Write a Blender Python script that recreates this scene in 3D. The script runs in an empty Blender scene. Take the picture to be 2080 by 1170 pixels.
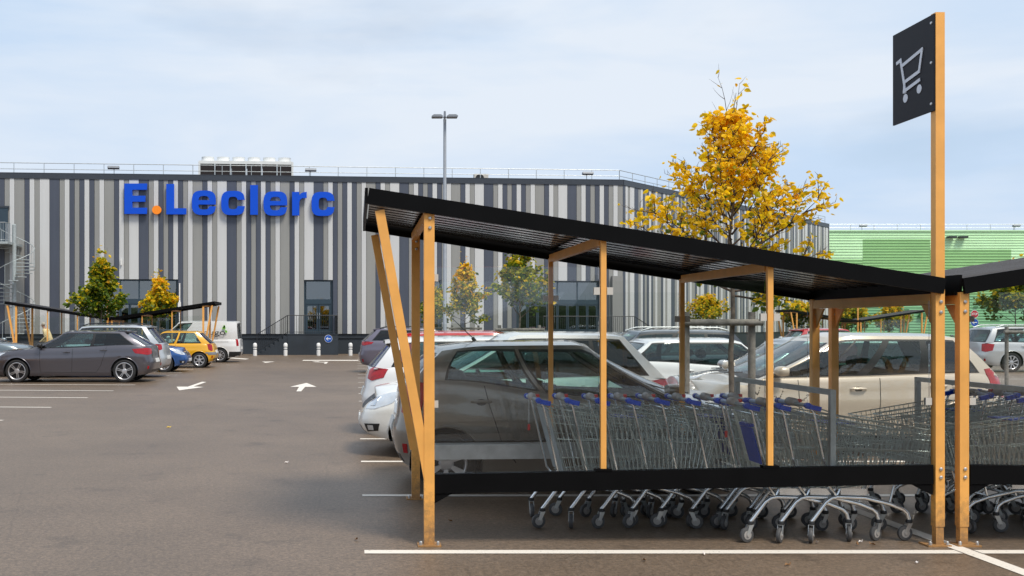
import bpy, bmesh, math, random
import numpy as np
from mathutils import Vector, Matrix, Quaternion
from mathutils.bvhtree import BVHTree
R = math.radians
random.seed(7)
scene = bpy.context.scene
COL = scene.collection

# ---------------------------------------------------------------- camera
# photograph: horizon at y=662, aisle vanishing point at x=723, focal length 2155 px (2080 px wide), eye 1.6 m
F, VX, VY, EYE = 2155.0, 723.0, 662.0, 1.6
cam_d = bpy.data.cameras.new('camera')
cam = bpy.data.objects.new('camera', cam_d)
COL.objects.link(cam)
cam.location = (0, 0, EYE)
cam.rotation_euler = (R(90), 0, 0)
cam_d.sensor_fit = 'HORIZONTAL'
cam_d.sensor_width = 36.0
cam_d.lens = 36.0 * F / 2080.0
cam_d.shift_x = (1040 - VX) / 2080.0
cam_d.shift_y = (VY - 585) / 2080.0
cam_d.clip_start = 0.1
cam_d.clip_end = 2000
scene.camera = cam

# ---------------------------------------------------------------- sky, sun, exposure
SUN_AZ, SUN_EL = R(146), R(57)      # azimuth from +Y (the view direction) clockwise: behind the camera, to the right
S = Vector((math.sin(SUN_AZ) * math.cos(SUN_EL), math.cos(SUN_AZ) * math.cos(SUN_EL), math.sin(SUN_EL)))
world = bpy.data.worlds.new('World')
scene.world = world
world.use_nodes = True
nt = world.node_tree
nt.nodes.clear()
out = nt.nodes.new('ShaderNodeOutputWorld')
sky = nt.nodes.new('ShaderNodeTexSky')
sky.sky_type = 'NISHITA'
sky.sun_disc = False
sky.sun_elevation = SUN_EL
sky.sun_rotation = SUN_AZ
sky.air_density = 1.0
sky.dust_density = 1.5
bg1 = nt.nodes.new('ShaderNodeBackground')
bg1.inputs[1].default_value = 0.10
nt.links.new(sky.outputs[0], bg1.inputs[0])
tc = nt.nodes.new('ShaderNodeTexCoord')
mp = nt.nodes.new('ShaderNodeMapping')
mp.inputs['Scale'].default_value = (1.0, 1.0, 5.0)
mp.inputs['Location'].default_value = (0.35, 0.1, 0.3)
nt.links.new(tc.outputs['Generated'], mp.inputs[0])
n1 = nt.nodes.new('ShaderNodeTexNoise')
n1.inputs['Scale'].default_value = 2.1
n1.inputs['Detail'].default_value = 7
n1.inputs['Roughness'].default_value = 0.52
n1.inputs['Distortion'].default_value = 0.25
nt.links.new(mp.outputs[0], n1.inputs[0])
n2 = nt.nodes.new('ShaderNodeTexNoise')
n2.inputs['Scale'].default_value = 3.4
n2.inputs['Detail'].default_value = 5
mp2 = nt.nodes.new('ShaderNodeMapping')
mp2.inputs['Scale'].default_value = (1.0, 1.0, 2.6)
mp2.inputs['Location'].default_value = (4.2, 1.7, 0.6)
nt.links.new(tc.outputs['Generated'], mp2.inputs[0])
nt.links.new(mp2.outputs[0], n2.inputs[0])
cr = nt.nodes.new('ShaderNodeValToRGB')
cr.color_ramp.elements[0].position = 0.38
cr.color_ramp.elements[0].color = (0.485, 0.605, 0.765, 1)
cr.color_ramp.elements[1].position = 0.60
cr.color_ramp.elements[1].color = (0.645, 0.705, 0.785, 1)
nt.links.new(n1.outputs[0], cr.inputs[0])
bg2 = nt.nodes.new('ShaderNodeBackground')
bg2.inputs[1].default_value = 1.0
nt.links.new(cr.outputs[0], bg2.inputs[0])
mk = nt.nodes.new('ShaderNodeMapRange')
mk.inputs['From Min'].default_value = 0.26
mk.inputs['From Max'].default_value = 0.42
mk.inputs['To Min'].default_value = 0.75
mk.inputs['To Max'].default_value = 1.0
nt.links.new(n2.outputs[0], mk.inputs[0])
mx = nt.nodes.new('ShaderNodeMixShader')
nt.links.new(mk.outputs[0], mx.inputs[0])
nt.links.new(bg1.outputs[0], mx.inputs[1])
nt.links.new(bg2.outputs[0], mx.inputs[2])
nt.links.new(mx.outputs[0], out.inputs[0])

sun_d = bpy.data.lights.new('sun', 'SUN')
sun_d.energy = 2.8
sun_d.angle = R(18)
sun_d.color = (1.0, 0.93, 0.82)
sun = bpy.data.objects.new('sun', sun_d)
COL.objects.link(sun)
sun.location = (10, -20, 30)
sun.rotation_euler = (-S).to_track_quat('-Z', 'Y').to_euler()

vs = scene.view_settings
vs.view_transform = 'Standard'
vs.look = 'None'
vs.exposure = 0.28
vs.gamma = 1.0
vs.use_curve_mapping = False
scene.render.engine = 'CYCLES'
scene.cycles.max_bounces = 8
scene.cycles.transparent_max_bounces = 24
scene.cycles.caustics_reflective = False
scene.cycles.caustics_refractive = False

# ---------------------------------------------------------------- helpers
def gz(y):                       # distance of the ground seen at photo row y
    return F * EYE / (y - VY)
def px(x, Y):                    # photo column -> X at distance Y
    return (x - VX) / F * Y
def pz(y, Y):                    # photo row -> height at distance Y
    return EYE - (y - VY) / F * Y

class MB:
    def __init__(s):
        s.v, s.f = [], []
    def add(s, vs_, fs_):
        o = len(s.v)
        s.v += [tuple(p) for p in vs_]
        s.f += [tuple(i + o for i in f) for f in fs_]
        return s
    def box(s, x0, x1, y0, y1, z0, z1):
        return s.add([(x0,y0,z0),(x1,y0,z0),(x1,y1,z0),(x0,y1,z0),(x0,y0,z1),(x1,y0,z1),(x1,y1,z1),(x0,y1,z1)],
                     [(0,3,2,1),(4,5,6,7),(0,1,5,4),(1,2,6,5),(2,3,7,6),(3,0,4,7)])
    def bar(s, a, b, w, h, up=(0,0,1)):          # rectangular bar from a to b, w across, h along "up"
        a, b, up = Vector(a), Vector(b), Vector(up)
        d = (b - a).normalized()
        r = d.cross(up).normalized()
        u = r.cross(d).normalized()
        P = []
        for c in (a, b):
            for i, j in ((-1,-1),(1,-1),(1,1),(-1,1)):
                P.append(c + r*(i*w/2) + u*(j*h/2))
        return s.add(P, [(0,1,2,3),(7,6,5,4),(0,4,5,1),(1,5,6,2),(2,6,7,3),(3,7,4,0)])
    def tube(s, pts, r, n=6, closed=False, cap=True):
        pts = [Vector(p) for p in pts]
        m = len(pts)
        rs = r if isinstance(r, (list, tuple)) else [r]*m
        rings = []
        prev = None
        for i, p in enumerate(pts):
            if closed:
                t = pts[(i+1) % m] - pts[i-1]
            else:
                t = pts[min(i+1, m-1)] - pts[max(i-1, 0)]
            t.normalize()
            if prev is None:
                a = Vector((0,0,1)) if abs(t.z) < .9 else Vector((1,0,0))
                u = t.cross(a).normalized()
            else:
                u = prev - t*prev.dot(t)
                if u.length < 1e-5:
                    u = t.orthogonal()
                u.normalize()
            prev = u
            w = t.cross(u)
            rings.append([p + (u*math.cos(2*math.pi*k/n) + w*math.sin(2*math.pi*k/n))*rs[i] for k in range(n)])
        o = len(s.v)
        for rg in rings:
            s.v += [tuple(q) for q in rg]
        for i in range(m if closed else m-1):
            i2 = (i+1) % m
            for k in range(n):
                s.f.append((o+i*n+k, o+i*n+(k+1) % n, o+i2*n+(k+1) % n, o+i2*n+k))
        if cap and not closed:
            s.f.append(tuple(o+k for k in range(n))[::-1])
            s.f.append(tuple(o+(m-1)*n+k for k in range(n)))
        return s
    def lathe(s, prof, c, axis='z', n=20, cap=True):   # prof: (radius, along)
        o = len(s.v)
        cx, cy, cz = c
        for r, h in prof:
            for k in range(n):
                a = 2*math.pi*k/n
                ca, sa = r*math.cos(a), r*math.sin(a)
                s.v.append({'z': (cx+ca, cy+sa, cz+h), 'y': (cx+sa, cy+h, cz+ca), 'x': (cx+h, cy+ca, cz+sa)}[axis])
        for i in range(len(prof)-1):
            for k in range(n):
                s.f.append((o+i*n+k, o+i*n+(k+1) % n, o+(i+1)*n+(k+1) % n, o+(i+1)*n+k))
        if cap:
            s.f.append(tuple(o+k for k in range(n))[::-1])
            s.f.append(tuple(o+(len(prof)-1)*n+k for k in range(n)))
        return s
    def prism(s, poly, y0, y1, plane='xz'):            # polygon extruded along the third axis
        n = len(poly)
        def P(a, b, h):
            return {'xz': (a, h, b), 'xy': (a, b, h), 'yz': (h, a, b)}[plane]
        return s.add([P(a, b, y0) for a, b in poly] + [P(a, b, y1) for a, b in poly],
                     [tuple(range(n)), tuple(range(2*n-1, n-1, -1))] + [((i+1) % n, i, i+n, (i+1) % n+n) for i in range(n)])
    def mesh(s, name, smooth=None):
        me = bpy.data.meshes.new(name)
        me.from_pydata(s.v, [], s.f)
        bm = bmesh.new(); bm.from_mesh(me)
        bmesh.ops.recalc_face_normals(bm, faces=bm.faces)
        bm.to_mesh(me); bm.free()
        if smooth is not None:
            me.polygons.foreach_set('use_smooth', [True]*len(me.polygons))
            me.set_sharp_from_angle(angle=R(smooth))
        return me
    def build(s, name, mat, parent=None, smooth=None, loc=None):
        return link(name, s.mesh(name, smooth), mat, parent, loc)

def link(name, me, mat=None, parent=None, loc=None):
    if mat is not None and not me.materials:
        me.materials.append(mat)
    o = bpy.data.objects.new(name, me)
    COL.objects.link(o)
    if parent is not None:
        o.parent = parent
    if loc is not None:
        o.location = loc
    return o

def tag(o, label=None, cat=None, group=None, kind=None):
    if label: o['label'] = label
    if cat: o['category'] = cat
    if group: o['group'] = group
    if kind: o['kind'] = kind
    return o

def thing(name, label, cat, loc=(0,0,0), rotz=0.0, group=None):
    o = bpy.data.objects.new(name, None)
    o.empty_display_size = 0.2
    COL.objects.link(o)
    o.location = loc
    o.rotation_euler = (0, 0, rotz)
    return tag(o, label, cat, group)

def copy_tree(o, parent=None):
    c = o.copy()
    COL.objects.link(c)
    c.parent = parent
    for ch in list(o.children):
        copy_tree(ch, c)
    return c

def curve_mesh(splines, depth, bevel=0.0):            # flat outlines (with holes) -> solid mesh in the xy plane
    cu = bpy.data.curves.new('outline', 'CURVE')
    cu.dimensions = '2D'
    cu.fill_mode = 'BOTH'
    cu.extrude = depth/2
    cu.bevel_depth = bevel
    for pts in splines:
        sp = cu.splines.new('POLY')
        sp.points.add(len(pts)-1)
        for q, p in zip(sp.points, pts):
            q.co = (p[0], p[1], 0, 1)
        sp.use_cyclic_u = True
    ob = bpy.data.objects.new('outline', cu)
    me = bpy.data.meshes.new_from_object(ob)
    bpy.data.objects.remove(ob)
    return me

def text_mesh(body, size, depth, shear=0.0, offset=0.0):
    cu = bpy.data.curves.new('lettering', 'FONT')
    cu.body = body
    cu.size = size
    cu.extrude = depth/2
    cu.offset = offset
    cu.align_x = 'CENTER'
    cu.align_y = 'CENTER'
    cu.resolution_u = 4
    ob = bpy.data.objects.new('lettering', cu)
    me = bpy.data.meshes.new_from_object(ob)
    bpy.data.objects.remove(ob)
    return me

# ---------------------------------------------------------------- materials
def new_mat(name):
    m = bpy.data.materials.new(name)
    m.use_nodes = True
    return m, m.node_tree, m.node_tree.nodes['Principled BSDF']

def pmat(name, col, rough=.5, metal=0.0, coat=0.0, var=.06, scale=6.0, bump=0.0, bscale=60.0, spec=.5, stretch=None, dirt=False):
    m, t, b = new_mat(name)
    b.inputs['Roughness'].default_value = rough
    b.inputs['Metallic'].default_value = metal
    b.inputs['Coat Weight'].default_value = coat
    b.inputs['Coat Roughness'].default_value = .05
    b.inputs['Specular IOR Level'].default_value = spec
    tc_ = t.nodes.new('ShaderNodeTexCoord')
    no = t.nodes.new('ShaderNodeTexNoise')
    no.inputs['Scale'].default_value = scale
    no.inputs['Detail'].default_value = 5
    if stretch:
        mpp = t.nodes.new('ShaderNodeMapping')
        mpp.inputs['Scale'].default_value = stretch
        t.links.new(tc_.outputs['Object'], mpp.inputs[0]); t.links.new(mpp.outputs[0], no.inputs[0])
    else:
        t.links.new(tc_.outputs['Object'], no.inputs[0])
    mr = t.nodes.new('ShaderNodeMapRange')
    mr.inputs['From Min'].default_value = .3
    mr.inputs['From Max'].default_value = .7
    mr.inputs['To Min'].default_value = 1 - var
    mr.inputs['To Max'].default_value = 1 + var
    t.links.new(no.outputs[0], mr.inputs[0])
    mu = t.nodes.new('ShaderNodeMix')
    mu.data_type = 'RGBA'; mu.blend_type = 'MULTIPLY'
    mu.inputs[0].default_value = 1
    mu.inputs[6].default_value = (*col, 1)
    t.links.new(mr.outputs[0], mu.inputs[7])
    t.links.new(mu.outputs[2], b.inputs['Base Color'])
    if dirt:                                           # splashed grime near the foot
        sx_ = t.nodes.new('ShaderNodeSeparateXYZ'); t.links.new(tc_.outputs['Object'], sx_.inputs[0])
        zr_ = t.nodes.new('ShaderNodeMapRange')
        zr_.inputs['From Min'].default_value = 0.0; zr_.inputs['From Max'].default_value = .55
        zr_.inputs['To Min'].default_value = .62; zr_.inputs['To Max'].default_value = 0.0
        t.links.new(sx_.outputs[2], zr_.inputs[0])
        nd = t.nodes.new('ShaderNodeTexNoise'); nd.inputs['Scale'].default_value = 22; nd.inputs['Detail'].default_value = 8
        nd.inputs['Roughness'].default_value = .7
        t.links.new(tc_.outputs['Object'], nd.inputs[0])
        ad = t.nodes.new('ShaderNodeMath'); ad.operation = 'ADD'
        t.links.new(zr_.outputs[0], ad.inputs[0]); t.links.new(nd.outputs[0], ad.inputs[1])
        rr_ = t.nodes.new('ShaderNodeMapRange')
        rr_.inputs['From Min'].default_value = .66; rr_.inputs['From Max'].default_value = 1.1; rr_.inputs['To Max'].default_value = .75
        t.links.new(ad.outputs[0], rr_.inputs[0])
        md = t.nodes.new('ShaderNodeMix'); md.data_type = 'RGBA'
        md.inputs[7].default_value = (.16, .10, .06, 1)
        t.links.new(rr_.outputs[0], md.inputs[0]); t.links.new(mu.outputs[2], md.inputs[6])
        t.links.new(md.outputs[2], b.inputs['Base Color'])
    if bump:
        n2_ = t.nodes.new('ShaderNodeTexNoise')
        n2_.inputs['Scale'].default_value = bscale
        n2_.inputs['Detail'].default_value = 4
        t.links.new(tc_.outputs['Object'], n2_.inputs[0])
        bp = t.nodes.new('ShaderNodeBump')
        bp.inputs['Strength'].default_value = bump
        bp.inputs['Distance'].default_value = .01
        t.links.new(n2_.outputs[0], bp.inputs['Height'])
        t.links.new(bp.outputs[0], b.inputs['Normal'])
    return m

def glass_mat(name, tint, gloss_rough=.01, ior=1.45, dirt=0.0):
    m, t, b = new_mat(name)
    t.nodes.remove(b)
    tr = t.nodes.new('ShaderNodeBsdfTransparent')
    tr.inputs[0].default_value = (*tint, 1)
    gl = t.nodes.new('ShaderNodeBsdfGlossy')
    gl.inputs['Roughness'].default_value = gloss_rough
    gl.inputs[0].default_value = (1, 1, 1, 1)
    fr = t.nodes.new('ShaderNodeFresnel')
    fr.inputs[0].default_value = ior
    mi = t.nodes.new('ShaderNodeMixShader')
    t.links.new(fr.outputs[0], mi.inputs[0])
    t.links.new(tr.outputs[0], mi.inputs[1])
    t.links.new(gl.outputs[0], mi.inputs[2])
    last = mi
    if dirt:
        tc_ = t.nodes.new('ShaderNodeTexCoord')
        mp_ = t.nodes.new('ShaderNodeMapping')
        mp_.inputs['Scale'].default_value = (1.2, 1.2, 5)
        no = t.nodes.new('ShaderNodeTexNoise')
        no.inputs['Scale'].default_value = 2.5
        no.inputs['Detail'].default_value = 8
        t.links.new(tc_.outputs['Object'], mp_.inputs[0])
        t.links.new(mp_.outputs[0], no.inputs[0])
        mr = t.nodes.new('ShaderNodeMapRange')
        mr.inputs['From Min'].default_value = .45
        mr.inputs['From Max'].default_value = .8
        mr.inputs['To Max'].default_value = dirt
        t.links.new(no.outputs[0], mr.inputs[0])
        df = t.nodes.new('ShaderNodeBsdfDiffuse')
        df.inputs[0].default_value = (.6, .62, .6, 1)
        m2 = t.nodes.new('ShaderNodeMixShader')
        t.links.new(mr.outputs[0], m2.inputs[0])
        t.links.new(mi.outputs[0], m2.inputs[1])
        t.links.new(df.outputs[0], m2.inputs[2])
        last = m2
    t.links.new(last.outputs[0], t.nodes['Material Output'].inputs[0])
    return m

def leaf_mat(name):
    m, t, b = new_mat(name)
    at = t.nodes.new('ShaderNodeAttribute')
    at.attribute_name = 'leaf_colour'
    b.inputs['Roughness'].default_value = .5
    t.links.new(at.outputs['Color'], b.inputs['Base Color'])
    tl = t.nodes.new('ShaderNodeBsdfTranslucent')
    t.links.new(at.outputs['Color'], tl.inputs[0])
    mi = t.nodes.new('ShaderNodeMixShader')
    mi.inputs[0].default_value = .58
    t.links.new(b.outputs[0], mi.inputs[1])
    t.links.new(tl.outputs[0], mi.inputs[2])
    t.links.new(mi.outputs[0], t.nodes['Material Output'].inputs[0])
    return m

def asphalt_mat():
    m, t, b = new_mat('asphalt')
    tc_ = t.nodes.new('ShaderNodeTexCoord')
    def noise(scale, detail, rough=.5):
        n = t.nodes.new('ShaderNodeTexNoise')
        n.inputs['Scale'].default_value = scale
        n.inputs['Detail'].default_value = detail
        n.inputs['Roughness'].default_value = rough
        t.links.new(tc_.outputs['Object'], n.inputs[0])
        return n
    def rng(n, a, b_, lo, hi):
        r = t.nodes.new('ShaderNodeMapRange')
        r.inputs['From Min'].default_value = a
        r.inputs['From Max'].default_value = b_
        r.inputs['To Min'].default_value = lo
        r.inputs['To Max'].default_value = hi
        t.links.new(n, r.inputs[0])
        return r.outputs[0]
    def mul(a, b_):
        mm = t.nodes.new('ShaderNodeMath'); mm.operation = 'MULTIPLY'
        t.links.new(a, mm.inputs[0]); t.links.new(b_, mm.inputs[1])
        return mm.outputs[0]
    fine = noise(62, 3, .75)
    grain = noise(190, 2, .7)
    mott = noise(11, 5, .65)
    big = noise(.16, 5)
    patch = noise(.9, 6, .6)
    stain = noise(1.7, 4, .55)
    v = mul(mul(rng(fine.outputs[0], .3, .7, .55, 1.5), rng(big.outputs[0], .35, .65, .86, 1.12)),
            mul(rng(patch.outputs[0], .35, .65, .90, 1.08), rng(grain.outputs[0], .3, .75, .65, 1.4)))
    g3 = noise(28, 2, .6)
    v = mul(v, rng(g3.outputs[0], .32, .68, .72, 1.32))
    v = mul(mul(v, rng(mott.outputs[0], .3, .7, .86, 1.14)), rng(stain.outputs[0], .60, .70, 1.0, .72))
    # fine cracks: edges of large uneven cells
    wr = t.nodes.new('ShaderNodeMix'); wr.data_type = 'RGBA'; wr.inputs[0].default_value = .12
    t.links.new(tc_.outputs['Object'], wr.inputs[6]); t.links.new(patch.outputs['Color'], wr.inputs[7])
    vo = t.nodes.new('ShaderNodeTexVoronoi'); vo.feature = 'DISTANCE_TO_EDGE'; vo.inputs['Scale'].default_value = .22
    t.links.new(wr.outputs[2], vo.inputs[0])
    v = mul(v, rng(vo.outputs['Distance'], .0, .0018, .84, 1.0))
    mu = t.nodes.new('ShaderNodeMix'); mu.data_type = 'RGBA'; mu.blend_type = 'MULTIPLY'
    mu.inputs[0].default_value = 1
    mu.inputs[6].default_value = (.140, .101, .070, 1)
    t.links.new(v, mu.inputs[7])
    t.links.new(mu.outputs[2], b.inputs['Base Color'])
    b.inputs['Roughness'].default_value = .48
    b.inputs['Specular IOR Level'].default_value = .75
    b.inputs['Specular Tint'].default_value = (1.0, .82, .66, 1)
    bp = t.nodes.new('ShaderNodeBump')
    bp.inputs['Strength'].default_value = .22
    bp.inputs['Distance'].default_value = .005
    t.links.new(fine.outputs[0], bp.inputs['Height'])
    t.links.new(bp.outputs[0], b.inputs['Normal'])
    return m

def paint_line_mat():
    m, t, b = new_mat('road_paint')
    tc_ = t.nodes.new('ShaderNodeTexCoord')
    n = t.nodes.new('ShaderNodeTexNoise')
    n.inputs['Scale'].default_value = 38
    n.inputs['Detail'].default_value = 6
    n.inputs['Roughness'].default_value = .7
    t.links.new(tc_.outputs['Object'], n.inputs[0])
    cr_ = t.nodes.new('ShaderNodeValToRGB')
    cr_.color_ramp.elements[0].position = .27
    cr_.color_ramp.elements[0].color = (.2, .17, .14, 1)
    cr_.color_ramp.elements[1].position = .42
    cr_.color_ramp.elements[1].color = (.74, .68, .60, 1)
    t.links.new(n.outputs[0], cr_.inputs[0])
    t.links.new(cr_.outputs[0], b.inputs['Base Color'])
    b.inputs['Roughness'].default_value = .7
    return m

M = {}
M['asphalt'] = asphalt_mat()
M['line'] = paint_line_mat()
M['panel_dark'] = pmat('panel_slate_blue', (.072, .083, .112), .45, .1, var=.12, scale=2.2, stretch=(1, 1, .10))
M['panel_mid'] = pmat('panel_warm_grey', (.29, .288, .274), .45, .1, var=.08, scale=2.2, stretch=(1, 1, .10))
M['panel_light'] = pmat('panel_pale_grey', (.60, .60, .595), .42, .1, var=.06, scale=2.2, stretch=(1, 1, .10))
M['plinth'] = pmat('plinth_dark_paint', (.022, .030, .040), .55, var=.25, scale=.8)
M['coping'] = pmat('coping_slate', (.05, .058, .072), .4, .3)
M['frame_blue'] = pmat('frame_blue_grey', (.035, .060, .082), .4, .2)
M['galv'] = pmat('galvanised_steel', (.50, .52, .52), .38, .75, var=.15, scale=9)
M['galv_dull'] = pmat('galvanised_dull', (.42, .46, .46), .5, .35, var=.15, scale=9)
M['rail_dark'] = pmat('railing_dark', (.03, .033, .038), .5, .2)
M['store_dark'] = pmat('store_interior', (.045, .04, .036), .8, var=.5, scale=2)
M['store_glass'] = glass_mat('store_glass', (.34, .42, .42), .015, 2.5)
M['goods'] = pmat('shelf_goods', (.22, .20, .18), .7, var=.9, scale=5)
M['letter_blue'] = pmat('letter_blue', (.0, .075, .62), .4, var=.02, spec=.3)
M['letter_orange'] = pmat('letter_orange', (1.0, .27, .005), .35, var=.02)
M['white_plastic'] = pmat('white_plastic', (.78, .77, .75), .45, var=.06, scale=12)
M['hvac_white'] = pmat('hvac_white', (.72, .73, .72), .45, var=.06, scale=2)
M['black'] = pmat('black_void', (.008, .008, .009), .7)
M['coil'] = pmat('coil_fins', (.018, .012, .012), .6, .3)
M['green_light'] = pmat('cladding_pale_green', (.60, .90, .54), .45, .1, var=.04, scale=.5)
M['green_mid'] = pmat('cladding_leaf_green', (.29, .54, .23), .45, .1, var=.04, scale=.5)
M['green_deep'] = pmat('cladding_meadow_green', (.25, .52, .28), .45, .1, var=.06, scale=.5)
M['green_dark'] = pmat('cladding_dark_green', (.07, .21, .09), .5, var=.1)
M['post'] = pmat('post_ochre_paint', (.87, .42, .10), .45, var=.09, scale=6, bump=.05, bscale=90, dirt=True)
M['shelter_black'] = pmat('shelter_black_metal', (.003, .003, .0034), .5, .0, var=.2, scale=5, spec=.10)
M['roof_sheet'] = pmat('roof_sheet_grey', (.040, .040, .046), .55, .0, var=.25, scale=3, spec=.22)
M['roof_lining'] = pmat('roof_lining_gloss', (.035, .035, .038), .20, .65, var=.3, scale=4)
M['shelter_glass'] = glass_mat('shelter_glass', (.985, .993, .990), .008, 1.36, .008)
M['clip'] = pmat('glass_clip_pale', (.58, .55, .50), .5)
M['bolt'] = pmat('bolt_steel', (.6, .6, .6), .3, .8)
M['sign_face'] = pmat('sign_face_dark', (.010, .010, .015), .5, var=.1, spec=.2)
M['sign_symbol'] = pmat('sign_symbol_pale', (.72, .74, .80), .4)
M['trolley_wire'] = pmat('trolley_zinc', (.58, .67, .66), .28, .7, var=.12, scale=14)
M['trolley_tube'] = pmat('trolley_chrome_tube', (.70, .73, .75), .2, .85, var=.1, scale=10)
M['trolley_blue'] = pmat('trolley_blue_plastic', (.0, .055, .48), .4, var=.08, spec=.3)
M['trolley_paleblue'] = pmat('trolley_pale_blue', (.33, .45, .66), .45)
M['trolley_grey'] = pmat('coin_lock_grey', (.36, .34, .32), .5)
M['trolley_plate'] = pmat('trolley_plate_grey', (.29, .35, .37), .5, var=.15, scale=8)
M['red'] = pmat('red_plastic', (.55, .015, .02), .4)
M['wheel_rubber'] = pmat('caster_rubber', (.075, .075, .077), .6, var=.15, scale=20)
M['black_plastic'] = pmat('black_plastic', (.014, .014, .015), .5)
M['bark'] = pmat('bark', (.13, .105, .085), .85, var=.45, scale=18, bump=.4, bscale=30)
M['twig'] = pmat('twig_bark', (.075, .05, .04), .8, var=.3, scale=18)
M['stake'] = pmat('weathered_stake', (.20, .185, .165), .85, var=.35, scale=14, bump=.3, bscale=50)
M['leaf'] = leaf_mat('autumn_leaf')
M['lamp_pole'] = pmat('lamp_pole_grey', (.30, .32, .35), .45, .4)
M['sign_red'] = pmat('sign_red', (.50, .012, .03), .4)
M['sign_blue'] = pmat('sign_blue', (.005, .085, .42), .4)
M['sign_white'] = pmat('sign_white', (.80, .80, .80), .4)
M['sign_back'] = pmat('sign_back_grey', (.25, .27, .30), .5, .4)
# cars
M['tyre'] = pmat('tyre_rubber', (.018, .018, .019), .75, var=.2, scale=15)
M['rim_silver'] = pmat('rim_silver', (.58, .58, .60), .3, .7, var=.1)
M['rim_dark'] = pmat('rim_dark', (.03, .03, .033), .4, .4)
M['car_glass'] = glass_mat('car_glass', (.56, .74, .70), .005, 1.75)
M['car_glass_dark'] = glass_mat('car_glass_privacy', (.10, .12, .13), .005, 1.55)
M['car_trim'] = pmat('car_black_trim', (.012, .012, .013), .42)
M['car_cabin'] = pmat('car_cabin', (.028, .028, .03), .8, var=.2)
M['car_liner'] = pmat('car_arch_liner', (.008, .008, .008), .9)
M['tail_red'] = pmat('tail_lamp_red', (.34, .003, .008), .2, coat=.35, var=.25, scale=18)
M['lamp_clear'] = pmat('head_lamp_clear', (.66, .69, .72), .08, .45, coat=1.0, var=.10, scale=8)
M['chrome'] = pmat('chrome', (.72, .73, .74), .12, 1.0)
M['plate_white'] = pmat('number_plate', (.72, .72, .70), .5)
M['seam'] = pmat('panel_gap', (.006, .006, .006), .8)
def paint(name, col, metal=.0, rough=.34):
    return pmat('paint_'+name, col, rough, metal, coat=1.0, var=.03, scale=1.5)

# ================================================================ ground and markings
def ground_poly(name, poly, z, mat, parent=None):
    me = bpy.data.meshes.new(name)
    me.from_pydata([(x, y, z) for x, y in poly], [], [tuple(range(len(poly)))])
    bm = bmesh.new(); bm.from_mesh(me)
    for f in bm.faces:
        if f.normal.z < 0: f.normal_flip()
    bm.to_mesh(me); bm.free()
    return link(name, me, mat, parent)

lot = ground_poly('parking_lot', [(-400, -150), (400, -150), (400, 500), (-400, 500)], 0.0, M['asphalt'])
tag(lot, 'worn brown grey asphalt of the car park', None, None, 'structure')
def line(x0, y0, x1, y1, w=.115):
    d = Vector((x1-x0, y1-y0, 0)).normalized()
    n = Vector((-d.y, d.x, 0))*w/2
    a, b = Vector((x0, y0, 0)), Vector((x1, y1, 0))
    return ground_poly('bay_line', [(p.x, p.y) for p in (a-n, b-n, b+n, a+n)], .004, M['line'], lot)
for n in range(0, 19):
    Y = 7.5 + 2.5*n
    line(.06, Y, 4.26, Y)
    line(4.40, Y, 8.55, Y)
line(4.33, 3.0, 4.33, 53.0)
LEFT_Y = [12.9, 15.4, 17.95, 20.8, 23.6, 26.1, 28.7, 31.3, 33.9, 36.4, 39.0, 41.6, 44.2, 46.8, 49.4]
for Y in LEFT_Y:
    line(-5.97, Y, -9.9, Y+.34)
    line(-10.15, Y+.36, -14.2, Y+.7)
for n in range(8):
    Y = 22 + 2.6*n*1.9
    line(14.6, Y, 18.8, Y); line(19.0, Y, 23.2, Y)
def mark(name, pts):
    poly = [(px(x, gz(y)), gz(y)) for x, y in pts]
    return ground_poly(name, poly, .004, M['line'], lot)
mark('arrow_marking', [(363.8,793),(358.6,785.7),(381.4,785.7),(410.7,775.6),(419.4,776.2),(393,785.3),(414.3,786.3)])
mark('arrow_marking', [(622.7,778),(643,786),(619.7,786),(611.6,795.2),(602,795.2),(607.6,786),(588.8,786)])
mark('arrow_marking', [(532.3,734.6),(559,734.6),(550,735.8),(539,737.2)])
mark('arrow_marking', [(634,734.6),(650,734.2),(647,735.2),(667,735.2),(663,738.8),(657.5,738.8),(660,736.4),(640,735.6)])
mark('edge_line', [(616,731.3),(728,731.3),(728,732.9),(614,732.9)])
mark('edge_line', [(473,726.6),(506,729),(499,730.2),(465,727.8)])

def leafy_bit(name, label, cat, x, y, s, mat, rot):
    b = MB()
    b.add([(-s,0,.006),(-.3*s,.55*s,.022),(.6*s,.45*s,.012),(s,0,.03),(.5*s,-.5*s,.01),(-.4*s,-.5*s,.016),(0,0,.007)],
          [(0,6,1),(1,6,2),(2,6,3),(3,6,4),(4,6,5),(5,6,0)])
    o = b.build(name, mat)
    Y = gz(y)
    o.location = (px(x, Y), Y, 0)
    o.rotation_euler = (0, 0, rot)
    return tag(o, label, cat)
YL = pmat('fallen_leaf_yellow', (.85, .55, .02), .6)
BL = pmat('fallen_leaf_brown', (.22, .11, .04), .7)
WP = pmat('paper_scrap', (.8, .74, .7), .7)
leafy_bit('fallen_leaf', 'bright yellow fallen leaf alone on the open asphalt aisle', 'leaf', 343, 869, .042, YL, .3)
leafy_bit('paper_scrap', 'small white paper scrap on the asphalt aisle', 'litter', 582, 941, .026, WP, .2)
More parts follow.
